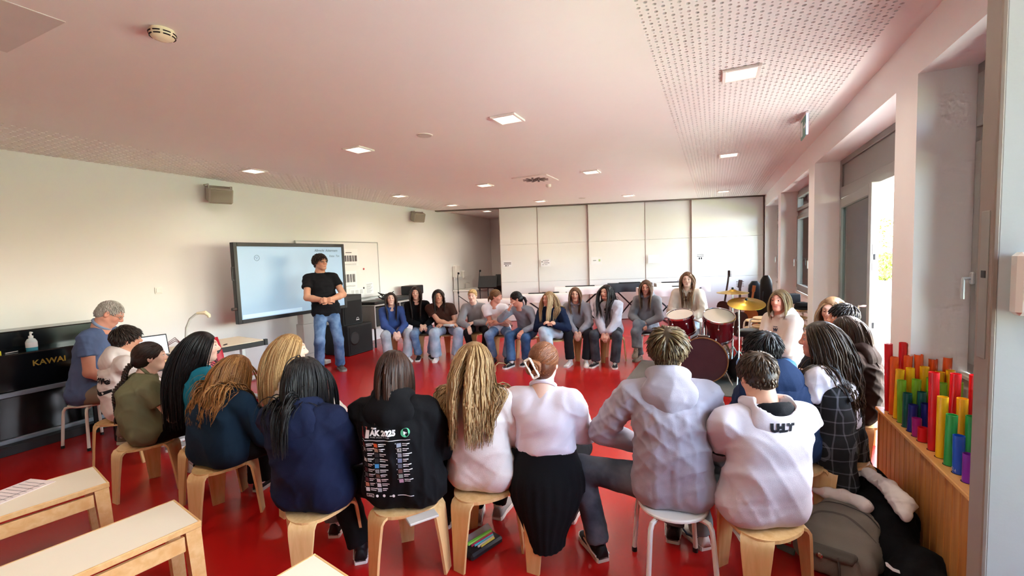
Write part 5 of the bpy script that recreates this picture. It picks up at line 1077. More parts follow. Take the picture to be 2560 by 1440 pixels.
    if legs:
        for sx in (-1, 1):
            hj = hip+A3(sx*.085, .01, -.015)
            f = A3(sx*.105, .33, 0) if feet is None else A3(*feet[0 if sx < 0 else 1]); fdv = A3(sx*.18, 1, 0) if fdirs is None else A3(*fdirs[0 if sx < 0 else 1]); ft[sx] = (f, unit(fdv)); a = f+A3(0, 0, .085)-unit(fdv)*.035
            hint = (A3(sx*.25, .6, 1) if stand is None else A3(sx*.1, 1, 0)) if knees is None else A3(*knees[0 if sx < 0 else 1]); k2, a2 = ik(hj, a, .415*al, .405*al, hint); kn[sx], an[sx] = k2, a2
            sd = unit(a2-k2); ce = a2+sd*(.02 if wide > .02 else .0)
            TR += [(hip+A3(sx*.07, -.01, 0), hj, (.100 if stand is None else .086)*b, .098*b if stand is None else .088*b), (hj, k2, .088*b+wide*.2, .062+wide*.5), (k2, a2+sd*.05, .062+wide*.55, .046+wide*1.2, (ce, sd))]
            lc += [(hj, k2, .07*b, .048), (k2, a2, .048, .033), (a2, a2+sd*.02, .033, .034)]
        TR += [(hip, hip+A3(0, 0, .06), .10*b, .098*b)] if stand is None else [(hip, hip+A3(0, 0, -.02), .088*b, .09*b)]
    F = Field(*bounds(bodycaps+lc, .03), .028)
    for c in bodycaps+lc: F.cap(*c, .03)
    V, Q = F.mesh(); Vs.append(V); Fs.append(Q+n0); cc = np.tile(skc, (len(V), 1)); cc[V[:, 2] < .2] = lin(sock)[:3]; Cs.append(cc)
    fl = []
    for f in Fs: fl += (f.tolist() if isinstance(f, np.ndarray) else f)
    me = newmesh('person', np.concatenate(Vs), fl, True); C = np.concatenate(Cs); set_attr(me, 'tint', np.c_[C, np.ones(len(C))]); root = link('person', me, SKIN); root.location = S3; root.rotation_euler = (0, 0, th); tag(root, label, 'person')
    # ---- top
    V, Q = sdf_mesh(T, hsz, .045, amp, int(rng.integers(1e6)), cz); tm = tmat or cloth(tcol); to = link(top, newmesh(top, V, Q, True), tm, root)
    if hood:
        nk = nb+A3(0, -.005, .0); up_ = unit(td+A3(0, 0, .6)); fw_ = unit(A3(0, 1, 0)-up_*up_[1]); hw = 1.05; HC = []; pts = []; rs = []
        for a in np.linspace(-2.75, 2.75, 15): q = math.cos(a); pts.append(nk+X*math.sin(a)*.078*hw+fw_*(-q*.075+.012)+up_*(.012+.034*q)); rs.append(.013+.013*smooth(-.9, .6, q))
        for i in range(14): HC.append((pts[i], pts[i+1], rs[i], rs[i+1]))
        F = Field(*bounds(HC+[(nk-fw_*.1-up_*.06, (.17, .17, .17))], .03), .009 if fine else .012); RH = np.stack([np.cross(fw_, up_), fw_, up_], 1)
        for c in HC: F.cap(*c, .03)
        F.ell(nk-fw_*.088-up_*.055, (.128*hw, .052, .10), .05, RH); F.cap(nk-fw_*.10-up_*.07, nk-fw_*.105-up_*.165, .05, .018, .05); 
        V, Q = F.mesh(); V = folds(V, Q, .004, int(rng.integers(1e6)), 1.2); link('hood', newmesh('hood', V, Q, True), cloth(hoodcol) if hoodcol else tm, to)
    elif collar:
        up_ = unit(nb-uppr+A3(0, .02, 0)); fw_ = unit(A3(0, 1, 0)-up_*up_[1]); rt_ = np.cross(fw_, up_); mb = MB(); big = collar == 'polo'
        mb.tube([nb+up_*((.012 if not big else .022)+.012*math.cos(a+PI))+rt_*math.sin(a)*(.066 if not big else .07)+fw_*(math.cos(a)*(.066 if not big else .075)-.004) for a in np.arange(24)*2*PI/24], .011 if not big else .013, 8, True); mb.build('collar', tm if not big else cloth('#8292ae'), to, True)
    # ---- trousers
    if legs and bot == 'trousers':
        V, Q = sdf_mesh(TR, hsz*1.3, .03, .006, int(rng.integers(1e6)), None, (lambda F: F.cutz(seat+.001 if False else 0.02)), 1.); m = V[:, 2] < seat+.004; pr_ = (np.hypot(V[:, 0], V[:, 1]) < .17) & m & (V[:, 2] > seat-.09) if stand is None else np.zeros(len(V), bool); V[pr_, 2] = seat+.003
        link('trousers', newmesh('trousers', V, Q, True), bmat or cloth(bcol), root)
    if legs:
        for sx in (-1, 1):
            f, fdv = ft[sx]; sd = unit(an[sx]-kn[sx]); pos = an[sx]+fdv*.035-A3(0, 0, .085); put_shoe(root, pos, fdv, shoes, al*1.02, 0 if pos[2] < .03 else -.25, shoestyle)
    # ---- hair
    if hair:
        cl = [('c', c[0], c[1], c[2]+.015, c[3]+.015) for c in T]+[('c', nb, Hd+R @ (A3(0, -.02, -.06)*hs), .062*hs, .058*hs)]
        if hood and hair.get('over'): cl.append(('c', nb-A3(.06, .085, .04), nb-A3(-.06, .085, .04), .085, .085))
        make_hair(hair, Hd, R, hs, cl, rng, fine, root, hairmat(*hcol))
    if glasses:
        g = MB(); to_ = lambda p: Hd+R @ (A3(*p)*hs)
        for s in (-1, 1):
            g.tube([to_((s*.031+.021*math.cos(a), .096-.006*abs(math.cos(a)) if s*math.cos(a) > 0 else .096, .0+.015*math.sin(a))) for a in np.arange(16)*PI/8], .0015, 5, True); g.tube([to_((s*.052, .090, .004)), to_((s*.074, .05, .006)), to_((s*.078, -.01, .006))], .0015, 5)
        g.tube([to_((-.01, .097, .002)), to_((.01, .097, .002))], .0015, 5); g.build('glasses', M('glasses_'+glasses, glasses, .3, metal=.5), root)
    return dict(root=root, top=to, Rw=Rw, S=S3, Hd=Hd, R=R, nb=nb, hip=hip, waist=waist, chest=chest, uppr=uppr, sh=sh, el=el, wr=wr, kn=kn, an=an, seat=seat, T=T, rng=rng, hs=hs, tm=tm)
LONG = lambda **k: dict(dict(kind='long', len=.5), **k)
SHORT = lambda **k: dict(dict(kind='short'), **k)
BLACKP = dict(bot='trousers', bcol='#17171a'); BLUE = dict(bmat=denim('#5d7ba3', '#92abc9')); PALE = dict(bmat=denim('#93a9c2', '#c0cedd')); DARKJ = dict(bmat=denim('#3d4450', '#666d78')); GREYJ = dict(bmat=denim('#6f7680', '#979da6'))
PPL = {}
def P(key, *a, **k): PPL[key] = person(key, *a, **k)
wsh = ('#e9e7e3', '#f2f0ec', '#f5f5f5'); bsh = ('#141416', '#e8e6e2', '#e8e6e2'); gsh = ('#8f8f90', '#dddddd', '#9a9a9a')
# --- far row, left to right
P('P28', 'girl in blue cardigan sitting nearest the black loudspeaker', (-5.05, 6.05), -134, (-4.995, 5.941, 1.032), -138, 6, top='cardigan', tcol='#3f5690', loose=.016, b=.92, skin='l', hair=LONG(len=.42, front=.75, pull=.35, back=-.1, vol=.008), hcol=('#22140f', '#3d2a20'), hands='between', wide=.03, **dict(bmat=denim('#a3adb8', '#c8ced6')), shoes=wsh, feet=[(-.16, .38, 0), (.15, .40, 0)])
P('P27', 'girl in black sweater with light print on the sleeve', (-4.65, 6.33), -142, (-4.665, 6.193, 1.112), -146, -3, top='sweater', tcol='#0e0e11', loose=.014, b=.9, skin='f', hair=LONG(len=.50, front=.9, pull=.4, back=-.1), hcol=('#1c110d', '#33221a'), hands='lap', wide=.014, **BLUE, shoes=('#15151a', '#e8e6e2', '#15151a'))
P('P26', 'young person with long dark curls in a brown T-shirt', (-4.22, 6.45), -148, (-4.243, 6.253, 1.047), -140, 0, male=True, top='t_shirt', tcol='#3b2219', sleeve='short', loose=.028, b=1.06, skin='m', hair=LONG(len=.33, wave=.012, wf=16, front=.35, vol=.016, w=1.15), hcol=('#150e0c', '#2e2019'), hands='crossed_low', wide=.04, **PALE, shoes=wsh, feet=[(-.15, .36, 0), (.2, .38, 0)])
P('P25', 'girl with pinned-up blonde hair in a grey sweater', (-3.76, 6.70), -154, (-3.761, 6.561, 1.027), -166, 0, top='sweater', tcol='#8f8f92', loose=.022, b=.9, skin='l', hair=dict(kind='bun', bunr=.022, gather=(0, -.09, .03), vol=.006), hcol=('#a8814e', '#d9b982'), hands=('crossed_low', 'knees'), **BLACKP, shoes=bsh, brow='#8a6a48', iris='#5a7088')
P('P24', 'person in white T-shirt with arms folded, turned to the side', (-3.25, 6.55), -157, (-3.226, 6.394, 1.038), -82, -10, top='t_shirt', tcol='#efedf0', sleeve='short', loose=.02, b=.95, skin='r', hair=dict(kind='pony', len=.09, gather=(0, -.10, -.03), vol=.005), hcol=('#5a3c26', '#86603e'), hands='crossed', wide=.015, **BLUE, shoes=('#2a3a55', '#2a2a30', '#2a3a55'), brow='#6a4a30')
P('P23', 'girl hiding her face in one hand, grey long sleeve and jeans', (-2.74, 6.50), 173, (-2.837, 6.316, 1.010), 118, -22, top='long_sleeve_shirt', tcol='#8f959f', loose=.010, b=.93, skin='r', hair=dict(kind='pony', len=.16, gather=(0, -.10, -.02), vol=.005), hcol=('#0d0b0c', '#241f20'), hands=('knees', 'x'), handover={1: ((.10, .37, .86), (-.35, -.25, .9), (.7, .4, -.7), (-.9, -.5, .1), .25)}, wide=.02, bmat=denim('#33557f', '#5578a5'), shoes=('#1a1a1e', '#efede8', '#efede8'), feet=[(-.12, .30, 0), (.02, .52, .0)], fdirs=[(-.1, 1, 0), (.1, 1, 0)])
P('P22', 'girl with long blonde hair in a navy sweater, legs crossed', (-2.27, 6.45), -172, (-2.30, 6.335, 1.01), 150, 0, top='sweater', tcol='#16233f', loose=.02, b=.95, skin='f', hair=LONG(len=.42, front=.6, pull=.3, back=-.15), hcol=('#8a6a44', '#cdb28a'), hands='chest', wide=.012, bmat=denim('#a9bacb', '#ccd7e1'), shoes=wsh, feet=[(.05, .42, .10), (-.02, .30, 0)], knees=[(.5, .6, 1), (.1, .6, 1)], brow='#8a6a48')
P('P21', 'girl in grey zip hoodie between the blonde and the dark-haired girl', (-1.95, 6.85), -172, (-1.993, 6.713, 1.046), -168, 0, top='hoodie', tcol='#9a9ba4', loose=.02, hood=True, b=.95, skin='f', hair=LONG(len=.36, front=.8, pull=.3), hcol=('#5a3c28', '#8a6848'), hands='between', wide=.02, bcol='#1d1d22', shoes=wsh, feet=[(-.13, .46, 0), (.12, .50, 0)], brow='#6a4a34')
P('P20', 'girl with long dark hair in a pale sweatshirt with number', (-1.47, 6.85), 179, (-1.509, 6.722, 1.083), 158, 0, top='sweatshirt', tcol='#c3c2cc', loose=.026, b=.97, skin='f', hair=LONG(len=.5, front=.5, pull=.1, part=1), hcol=('#140e0e', '#2c2220'), hands='between', wide=.022, bmat=denim('#2f3136', '#54575e'), shoes=('#15151a', '#efede8', '#efede8'), feet=[(-.14, .40, 0), (.15, .44, 0)])
P('P19', 'girl in grey hoodie with crossed legs left of the drums', (-.98, 7.30), 172, (-.981, 7.183, 1.120), 178, -6, top='hoodie', tcol='#84858a', loose=.02, hood=True, b=.93, skin='r', hair=LONG(len=.4, front=.85, pull=.35), hcol=('#4a3022', '#806044'), hands='lap', wide=.014, **GREYJ, shoes=('#8a7a6c', '#9a8c7c', '#8a7a6c'), feet=[(.06, .46, .12), (.05, .34, 0)], knees=[(.3, .6, 1), (.1, .6, 1)])
P('P18', 'girl in cream printed sweatshirt sitting behind the drum kit', (-.36, 7.10), 175, (-.367, 6.987, 1.245), 178, 0, seat=.50, top='sweatshirt', tcol='#d9cbbd', loose=.026, b=.97, skin='l', hair=LONG(len=.5, front=.2, pull=.1, vol=.011), hcol=('#5a3a24', '#9a7450'), hands='lap', wide=.02, **PALE, shoes=wsh)
P('P17', 'girl with chin-length bob in cream hoodie with small emblem', (.68, 5.35), 128, (.612, 5.302, 1.115), 148, 4, top='hoodie', tcol='#d8cabc', loose=.028, hood=True, b=1., skin='r', hair=dict(kind='bob', len=.24, pull=-.1, back=-.2, fringe=.1, vol=.014), hcol=('#5c4630', '#94784e'), hands='crossed_low', wide=.01, bmat=denim('#4f7fb5', '#7fa5cf'), shoes=wsh)
P('P16', 'blonde girl by the terrace door looking toward the group', (.95, 4.60), 100, (.917, 4.578, 1.110), 150, -4, top='shirt', tcol='#26262c', loose=.014, b=.92, skin='l', hair=LONG(len=.36, front=.3, pull=-.1, vol=.012), hcol=('#7a5a3c', '#c09a70'), hands='lap', bcol='#8f8b84', shoes=wsh)
P('P15b', 'dark-haired person mostly hidden behind the girl in brown hoodie', (1.02, 4.36), 80, (.94, 4.34, 1.08), 95, 0, top='sweater', tcol='#4a4038', loose=.014, b=.9, skin='m', hair=SHORT(len=.05), hcol=('#0d0b0b', '#221c1a'), hands='lap', bcol='#b9b2a8', shoes=wsh)
P('P15', 'girl in dark brown hoodie leaning by the coloured tubes', (.97, 3.97), 68, (.885, 3.985, 1.025), 68, -6, fine=True, top='hoodie', tcol='#2e211d', loose=.026, hood=True, b=1.05, skin='r', hair=LONG(len=.34, front=.1, pull=-.2, vol=.012, slope=1.1), hcol=('#1c1410', '#4a382a'), hands='lap', bcol='#c9c4ba', shoes=wsh)
P('P14', 'girl in black plaid pinafore dress over a white T-shirt', (.66, 3.20), 58, (.588, 3.25, 1.085), 80, 0, fine=True, top='t_shirt', tcol='#e4dce0', sleeve='short', loose=.012, b=.96, skin='r', hair=LONG(len=.55, pull=-.35, wave=.010, wf=14, vol=.012, spread=.12), hcol=('#22160f', '#54402e'), hands='lap', bcol='#17171a', bot='trousers', shoes=wsh)
P('P13', 'boy with black hair in navy hoodie with blue collar', (.40, 3.02), 45, (.268, 3.10, 1.030), 44, -18, fine=True, male=True, top='hoodie', tcol='#1b2c4a', loose=.024, hood=True, b=1.02, skin='t', hair=SHORT(len=.075, vol=.016, lift=.8, fwd=.6), hcol=('#0c0b0d', '#24211f'), hands='between', wide=.015, bmat=denim('#4a5a68', '#6f8090'), shoes=wsh, shoestyle='swoosh', feet=[(-.26, .42, 0), (.1, .55, 0)])
P('P12', 'boy in white hoodie with black patterned hood lining', (.20, 2.33), 28, (.186, 2.385, 1.050), 22, -22, fine=True, male=True, top='hoodie', tcol='#d6ccd2', loose=.026, hood=False, collar=False, b=1.08, skin='m', hair=SHORT(len=.045, vol=.010), hcol=('#2a1c14', '#54402e'), hands='between', sleeve='long', bmat=denim('#6c7a82', '#939fa6'), wide=.015, shoes=('#e8e6e2', '#efede8', '#ffffff'), shoestyle='swoosh', feet=[(-.12, .40, 0), (.16, .42, 0)], bow=.09)
P('P11', 'boy in grey-lilac hoodie on a white metal stool', (-.20, 2.32), 8, (-.218, 2.345, 1.158), 2, -4, fine=True, male=True, top='hoodie', tcol='#a8a2ac', loose=.024, hood=True, b=1.08, al=.98, skin='m', hair=SHORT(len=.07, vol=.016, lift=1.1, fwd=.25), hcol=('#33261a', '#76613f'), hands=('x', 'lap'), handover={-1: ((-.15, .15, .60), (.45, .6, -.5), (-1, -.25, -.05))}, bmat=denim('#3c414c', '#666b76'), wide=.012, shoes=('#101013', '#d8d0c6', '#e8e4dc'), shoestyle='skate', feet=[(-.40, .06, 0), (.02, .32, 0)], fdirs=[(-.55, .85, 0), (.1, 1, 0)], knees=[(-1, .3, .6), (.2, .8, 1)], sock='#151518', twist=8)
P('P10', 'girl with claw-clipped auburn bun, white cropped sweater, black pleated skirt', (-.86, 2.26), 12, (-.855, 2.255, 1.075), 2, -3, fine=True, top='cropped_sweater', tcol='#e6dde6', loose=.020, hem=.60, b=.98, skin='l', hair=dict(kind='bun', bunr=.036, gather=(-.022, -.10, .0), vol=.008, hairline=.07), hcol=('#5a2e1c', '#96603e'), hands='lap', bot='none', shoes=bsh, bow=.03)
P('P9', 'girl with long wavy blonde hair in a cream hoodie', (-1.20, 2.12), 14, (-1.228, 2.14, 1.078), 8, 0, fine=True, top='hoodie', tcol='#e9ded8', loose=.022, hood=False, b=1.02, skin='l', hair=LONG(len=.47, wave=.014, wf=15, pull=-.6, vol=.015, w=1.05, spread=.14, lat=1.0, bend=.3), hcol=('#7a5a34', '#cba97a'), hands='lap', bcol='#141417', shoes=('#8f8d8c', '#d8d6d2', '#9a9a98'), feet=[(-.12, .28, 0), (.02, .36, 0)], bow=.035)
P('P8', 'person in black hoodie with a printed track list on the back', (-1.52, 1.85), 22, (-1.556, 1.85, 1.075), 12, 0, fine=True, top='hoodie', tcol='#0e0e11', loose=.026, hood=True, b=1.14, skin='l', hair=LONG(len=.28, pull=-.2, vol=.011), hcol=('#22130e', '#4a2e22'), hands='lap', bcol='#121215', wide=.02, shoes=('#141417', '#efede8', '#efede8'), feet=[(-.30, .08, 0), (.14, .40, 0)], fdirs=[(-.3, 1, 0), (.2, 1, 0)], knees=[(-1, .6, 1), (.3, .8, 1)], shoestyle='skate', sock='#121215')
P('P7', 'girl with straight black hair in a navy hoodie from behind', (-1.95, 1.64), 16, (-1.935, 1.605, 1.068), 0, -4, fine=True, top='hoodie', tcol='#141c38', loose=.026, hood=True, b=1.12, skin='l', hair=LONG(len=.40, pull=-.05, back=-.1, front=.25, vol=.010, part=2, over=True), hcol=('#08080a', '#1c1b1e'), hands='lap', bmat=denim('#4a4a50', '#74747a'), wide=.015, shoes=bsh, shoestyle='skate', feet=[(-.10, .34, 0), (-.16, .46, .16)], knees=[(-.2, .6, 1), (.15, .3, 1.3)])
P('P6', 'blonde girl in beige sweater looking toward the teacher', (-2.55, 2.12), 0, (-2.617, 2.069, 1.082), -31, 0, fine=True, top='sweater', tcol='#b8aca0', loose=.022, b=1.05, skin='l', hair=LONG(len=.40, pull=-.55, back=-.5, vol=.011), hcol=('#86643a', '#cda976'), hands='lap', bcol='#3a3a40', shoes=wsh, brow='#8a6a48', iris='#5a7088')
P('P5', 'girl with ginger-blonde hair in dark teal hoodie, head bowed', (-2.98, 1.78), 2, (-2.95, 1.90, .952), -5, -26, fine=True, top='hoodie', tcol='#12293d', loose=.026, hood=True, b=1.14, skin='l', hair=LONG(len=.42, pull=-.45, back=-.3, front=.25, wave=.008, vol=.011, over=True, spread=.12), hcol=('#6e441e', '#bd8a50'), hands='lap', bcol='#0f0f12', wide=.03, shoes=('#0f0f12', '#b8b4ae', '#0f0f12'), bow=.10, feet=[(-.1, .36, 0), (.22, .30, 0)])
P('P4', 'girl with very long black hair in a bright teal jacket', (-3.40, 1.97), -12, (-3.385, 1.952, 1.088), -31, 0, fine=True, top='jacket', tcol='#1b7d9b', loose=.018, b=.98, skin='l', hair=LONG(len=.60, pull=-.55, back=-.5, vol=.012, hairline=.07), hcol=('#08080a', '#1d1a1c'), hands='lap', bcol='#16161a', shoes=wsh)
P('P3', 'girl with a long dark braid in an olive T-shirt', (-3.90, 1.80), -14, (-3.862, 1.85, 1.010), -22, 0, fine=True, top='t_shirt', tcol='#77775a', sleeve='short', loose=.020, b=1.06, skin='l', hair=dict(kind='braid', len=.40, gather=(-.01, -.10, -.035), vol=.007), hcol=('#1c110d', '#3c281e'), hands='lap', bcol='#131316', shoes=wsh, bow=.10)
P('P2', 'boy in white hoodie with black lettering across the back', (-4.72, 2.02), -15, (-4.70, 2.09, 1.063), -20, -4, fine=True, male=True, top='hoodie', tcol='#e6dcd8', loose=.024, hood=True, b=1.0, skin='m', hair=SHORT(len=.06, vol=.014, fwd=.6), hcol=('#17100e', '#3a2a22'), hands='between', bmat=denim('#6a6470', '#8f8892'), wide=.01, shoes=gsh)
P('P1', 'older man with grey hair and glasses in a blue polo shirt', (-5.50, 2.12), -50, (-5.335, 2.26, 1.252), -36, -32, seat=.42, fine=True, male=True, al=1.05, hs=1.04, top='polo_shirt', tcol='#5a6c92', sleeve='short', loose=.020, collar='polo', b=1.16, skin='r', hair=SHORT(len=.034, vol=.005, lift=.0, sweep=.5, hairline=.085, w=.65), hcol=('#9a948c', '#d6d2cc'), brow='#a8a098', hands='lap', bmat=cloth('#8f8474'), wide=.018, shoes=('#7d7a68', '#c9c2ae', '#5a584c'), glasses='#4a4440', feet=[(-.12, .38, 0), (.14, .34, 0)], bow=.03)
P('P29', 'standing man with glasses in a black T-shirt and blue jeans', (-5.44, 4.97), -128, (-5.50, 4.97, 1.685), -95, 4, male=True, stand=.93, al=1.08, hs=1.05, b=1.08, top='t_shirt', tcol='#16171b', sleeve='short', loose=.024, skin='m', hair=SHORT(len=.06, vol=.018), hcol=('#1a120f', '#3c2c22'), hands='belly', handover={-1: ((-.03, .26, 1.13), (.8, .35, .2), (-.9, -.3, -.3), (.3, -.8, -.3), .9), 1: ((.03, .27, 1.15), (-.8, .35, .1), (.9, -.3, -.3), (-.3, -.8, -.3), .9)}, bmat=denim('#4a6890', '#7f9cc0'), wide=.022, shoes=('#5a5450', '#8a8680', '#4a4644'), feet=[(-.16, .0, 0), (.16, .04, 0)], fdirs=[(-.15, 1, 0), (.35, 1, 0)], knees=[(-.1, 1, 0), (.1, 1, 0)], glasses='#3a3034', bow=-.02, beard=.12, hem=.86)
# ------------------------------------------------------------------ stools under the people
ST = [('P28', .2, 'nearest the black loudspeaker, under the girl in blue'), ('P27', .9, 'under the girl in the black sweater'), ('P26', .1, 'under the person in the brown T-shirt'), ('P25', .6, 'under the girl in the grey sweater'), ('P24', .3, 'under the person in the white T-shirt'), ('P23', .8, 'under the girl hiding her face'),
      ('P22', .2, 'under the blonde girl in navy'), ('P21', .5, 'under the girl in the grey zip hoodie'), ('P20', .1, 'under the girl with the numbered sweatshirt'), ('P17', .4, 'under the girl in the cream hoodie'), ('P16', .2, 'under the blonde girl by the terrace door'), ('P15b', .7, 'under the hidden dark-haired person'), ('P15', .4, 'under the girl in dark brown'), ('P14', .1, 'under the girl in the plaid dress'), ('P13', .3, 'under the black-haired boy in navy'),
      ('P12', -1.75, 'under the boy in the white hoodie, front right'), ('P10', -1.62, 'under the black pleated skirt'), ('P9', -1.75, 'under the girl with wavy blonde hair'), ('P8', -1.9, 'under the black printed hoodie'), ('P7', -1.15, 'under the navy hoodie, front left'), ('P6', .3, 'under the blonde girl in beige'), ('P5', -1.4, 'under the dark teal hoodie'), ('P4', -1.7, 'under the girl in the teal jacket'), ('P3', -1.6, 'under the girl in olive'), ('P2', -1.9, 'under the boy in the lettered white hoodie')]
for k, rz, lb in ST:
    S = PPL[k]['S']; ply_stool(S[0], S[1], rz, 'bent plywood stool '+lb)
S = PPL['P11']['S']; metal_stool(S[0], S[1], .35, 'white metal stool under the boy in the grey-lilac hoodie')
S = PPL['P1']['S']; o = metal_stool(S[0], S[1], .2, 'white metal stool under the older man'); o.scale = (1.0, 1.0, 1.1)
S = PPL['P19']['S']; metal_stool(S[0], S[1], .5, 'metal-legged stool under the girl with crossed legs')
S = PPL['P18']['S']; o = metal_stool(S[0], S[1], .2, 'metal-legged stool behind the drums'); o.scale = (1, 1, 1.31)
# ------------------------------------------------------------------ garment details
wpr = M('print_white', '#e9e9ec', .7)
def back_decal(key, V, F, z_up, mat, name='print', x0=0., side=-1):
    p = PPL[key]; return decal(p['top'], name, V, F, A3(x0, 0, z_up), (1, 0, 0) if side < 0 else (-1, 0, 0), (0, 0, 1), (0, 1, 0) if side < 0 else (0, -1, 0), mat)
def union(items):
    V = []; F = []
    for v, f in items: F += [[i+len(V) for i in q] for q in f]; V += [tuple(p[:2]) for p in v]
    return V, F
def tx(s, x, y, size, **k): V, F = text_mesh(s, size, **k); return [(p[0]+x, p[1]+y) for p in V], F
# track-list print on the black hoodie
it = [tx('AK 2025', -.115, .0, .036, bold=.0022), tx('ALBUM', -.113, .030, .009, bold=.0006), tx('AK 2025 - 29 tracks, 1 hr 40 min', -.115, -.011, .0075)]
it.append(grid2(-.165, -.026, .25, .003, 12, 1))
rg = np.random.default_rng(5)
COLX = ((-.165, 10), (-.10, 10), (.018, 8))
for c, (x, n) in enumerate(COLX):
    for r in range(n): w = rg.uniform(.026, .045); it += [grid2(x+.026, -.046-r*.027, w, .0045, 3, 1), grid2(x+.026, -.055-r*.027, w*.7, .0038, 3, 1), grid2(x-.006, -.042-r*.027, .003, .004, 1, 1)]
it += [grid2(-.165, -.335, .042, .003, 4, 1), grid2(-.165, -.32, .042, .003, 4, 1), grid2(-.165, -.332, .003, .012, 1, 2), grid2(-.126, -.332, .003, .012, 1, 2), grid2(-.156, -.329, .024, .004, 1, 1), grid2(.0, -.326, .085, .004, 6, 1), grid2(-.04, -.328, .012, .004, 1, 1)]
for x in (-.105, -.07, -.02): it.append(([(x+.007*math.cos(a), -.326+.008*math.sin(a)) for a in np.arange(10)*PI/5], [list(range(10))]))
V, F = union(it); back_decal('P8', V, F, .80, wpr, 'print')
cv = ([(.062+.022*math.cos(a), .012+.022*math.sin(a)) for a in np.arange(20)*PI/10], [list(range(20))]); back_decal('P8', *cv, .80, M('print_green', '#5fc596', .6), 'play_disc')
p = PPL['P8']; decal(p['top'], 'play_triangle', [(.056, .022), (.056, .002), (.073, .012)], [[0, 1, 2]], A3(0, 0, .80), (1, 0, 0), (0, 0, 1), (0, 1, 0), wpr, .0045)
cols = ['#7a2a2a', '#9a9aa0', '#3a3a3e', '#dcdce0', '#2e2e32', '#5a2a34', '#5a5a5e', '#6a3040', '#c08068', '#e0e0e4', '#e8663a', '#b09a86', '#2a2a2e', '#26282c', '#3f8fc8', '#8a929a', '#7a6258', '#c8c8d0', '#d4d6e0', '#aab0bc', '#9aa2b4', '#a8a8a8', '#9aa0b0', '#7a86a8', '#5a6070', '#6a4a48', '#8a9a94', '#b890a8']
i = 0
for c, (x, n) in enumerate(COLX):
    for r in range(n): back_decal('P8', *grid2(x, -.061-r*.027, .021, .021, 1, 1), .80, M('cover_'+cols[i], cols[i], .6), 'cover_picture'); i += 1
for k, (x, y, w, h, c) in enumerate(((-.168, -.016, .024, .028, '#8a2a34'), (-.166, .013, .028, .022, '#b05a50'), (-.142, -.014, .020, .036, '#d8c8c8'))): back_decal('P8', *grid2(x, y, w, h, 1, 1), .80, M('cover_'+c, c, .6), 'album_picture')
# lettering on other tops
V, F = tx('love', -.03, 0, .10, bold=.005, shear=.3); back_decal('P2', V, F, .72, M('print_black', '#16161e', .8))
arc = ([(-.06+.22*i/16, -.05-.035*math.sin(PI*i/16)+s*.011*(1+.6*math.sin(PI*i/16))) for i in range(17) for s in (-1, 1)], [[2*i, 2*i+2, 2*i+3, 2*i+1] for i in range(16)]); back_decal('P2', *arc, .72, M('print_black', '#16161e', .8), 'print_band')
V, F = tx('97', -.06, 0, .09, bold=.005); back_decal('P20', V, F, PPL['P20']['chest'][2]-.02, M('print_navy', '#1a2238', .8), 'number_print', 0, 1)
V, F = union([tx('PARIS CLUB', -.07, .03, .03, bold=.002), tx('sport', -.03, 0, .025, bold=.001), grid2(-.05, -.015, .1, .006, 4, 1)]); back_decal('P18', V, F, PPL['P18']['chest'][2]+.01, M('print_black', '#16161e', .8), 'print', 0, 1)
V, F = union([tx('W', -.02, 0, .045, bold=.003), grid2(-.025, .045, .05, .006, 3, 1)]); back_decal('P17', V, F, PPL['P17']['chest'][2]-.01, M('print_navy', '#1a2238', .8), 'emblem', 0, 1)
V, F = union([grid2(-.16, .06, .005, .12, 1, 6), grid2(-.16, .06, .12, .004, 5, 1)]); back_decal('P4', V, F, .72, wpr, 'piping')
def sleeve_ring(key, sx, t, r, w, mat, name):
    p = PPL[key]; a = p['sh'][sx]+(p['el'][sx]-p['sh'][sx])*t; d = unit(p['el'][sx]-p['sh'][sx]); mb = MB(); u = unit(np.cross(d, A3(0, 0, 1))); v = np.cross(d, u)
    mb.tube([a+d*.0+r*(math.cos(q)*u+math.sin(q)*v) for q in np.arange(20)*PI/10], w, 6, True); mb.build(name, mat, p['top'], True)
sleeve_ring('P12', -1, .72, .068, .012, black, 'arm_band')
# white hoodie with lined hood (P12)
p = PPL['P12']; nk = p['nb']
F_ = Field(nk-.22, nk+.2, .008); pts = [nk+A3(math.sin(a)*.088, -math.cos(a)*.085-.01, .015+.02*math.cos(a)) for a in np.linspace(-2.6, 2.6, 13)]
for i in range(12): F_.cap(pts[i], pts[i+1], .02, .02, .03)
F_.ell(nk+A3(0, -.10, -.05), (.12, .05, .10), .05); F_.ell(nk+A3(0, -.085, .02), (.085, .055, .075), .02, None, 's'); V, Q = F_.mesh(); V = folds(V, Q, .004, 4); hd_ = link('hood', newmesh('hood', V, Q, True), p['tm'], p['top'])
F_ = Field(nk-.22, nk+.2, .008); F_.ell(nk+A3(0, -.088, -.008), (.088, .052, .07), .02); F_.ell(nk+A3(0, -.06, .05), (.07, .05, .06), .02, None, 's'); V, Q = F_.mesh(); V = folds(V, Q, .005, 5); link('hood_lining', newmesh('hood_lining', V, Q, True), cloth('#101014'), hd_)
V, F = tx('U:LT', -.06, 0, .05, bold=.004); decal(hd_, 'hood_print', V, F, nk+A3(0, 0, -.075), (1, 0, 0), (0, 0, 1), (0, 1, 0), M('print_black', '#16161e', .8))
# blue shirt collar (P13)
p = PPL['P13']; nk = p['nb']; MB().tube([nk+A3(math.sin(a)*.078, -math.cos(a)*.074, .050) for a in np.linspace(-2.2, 2.2, 12)], .022, 8, flat=.6).build('shirt_collar', cloth('#1f5fc4'), p['root'], True)
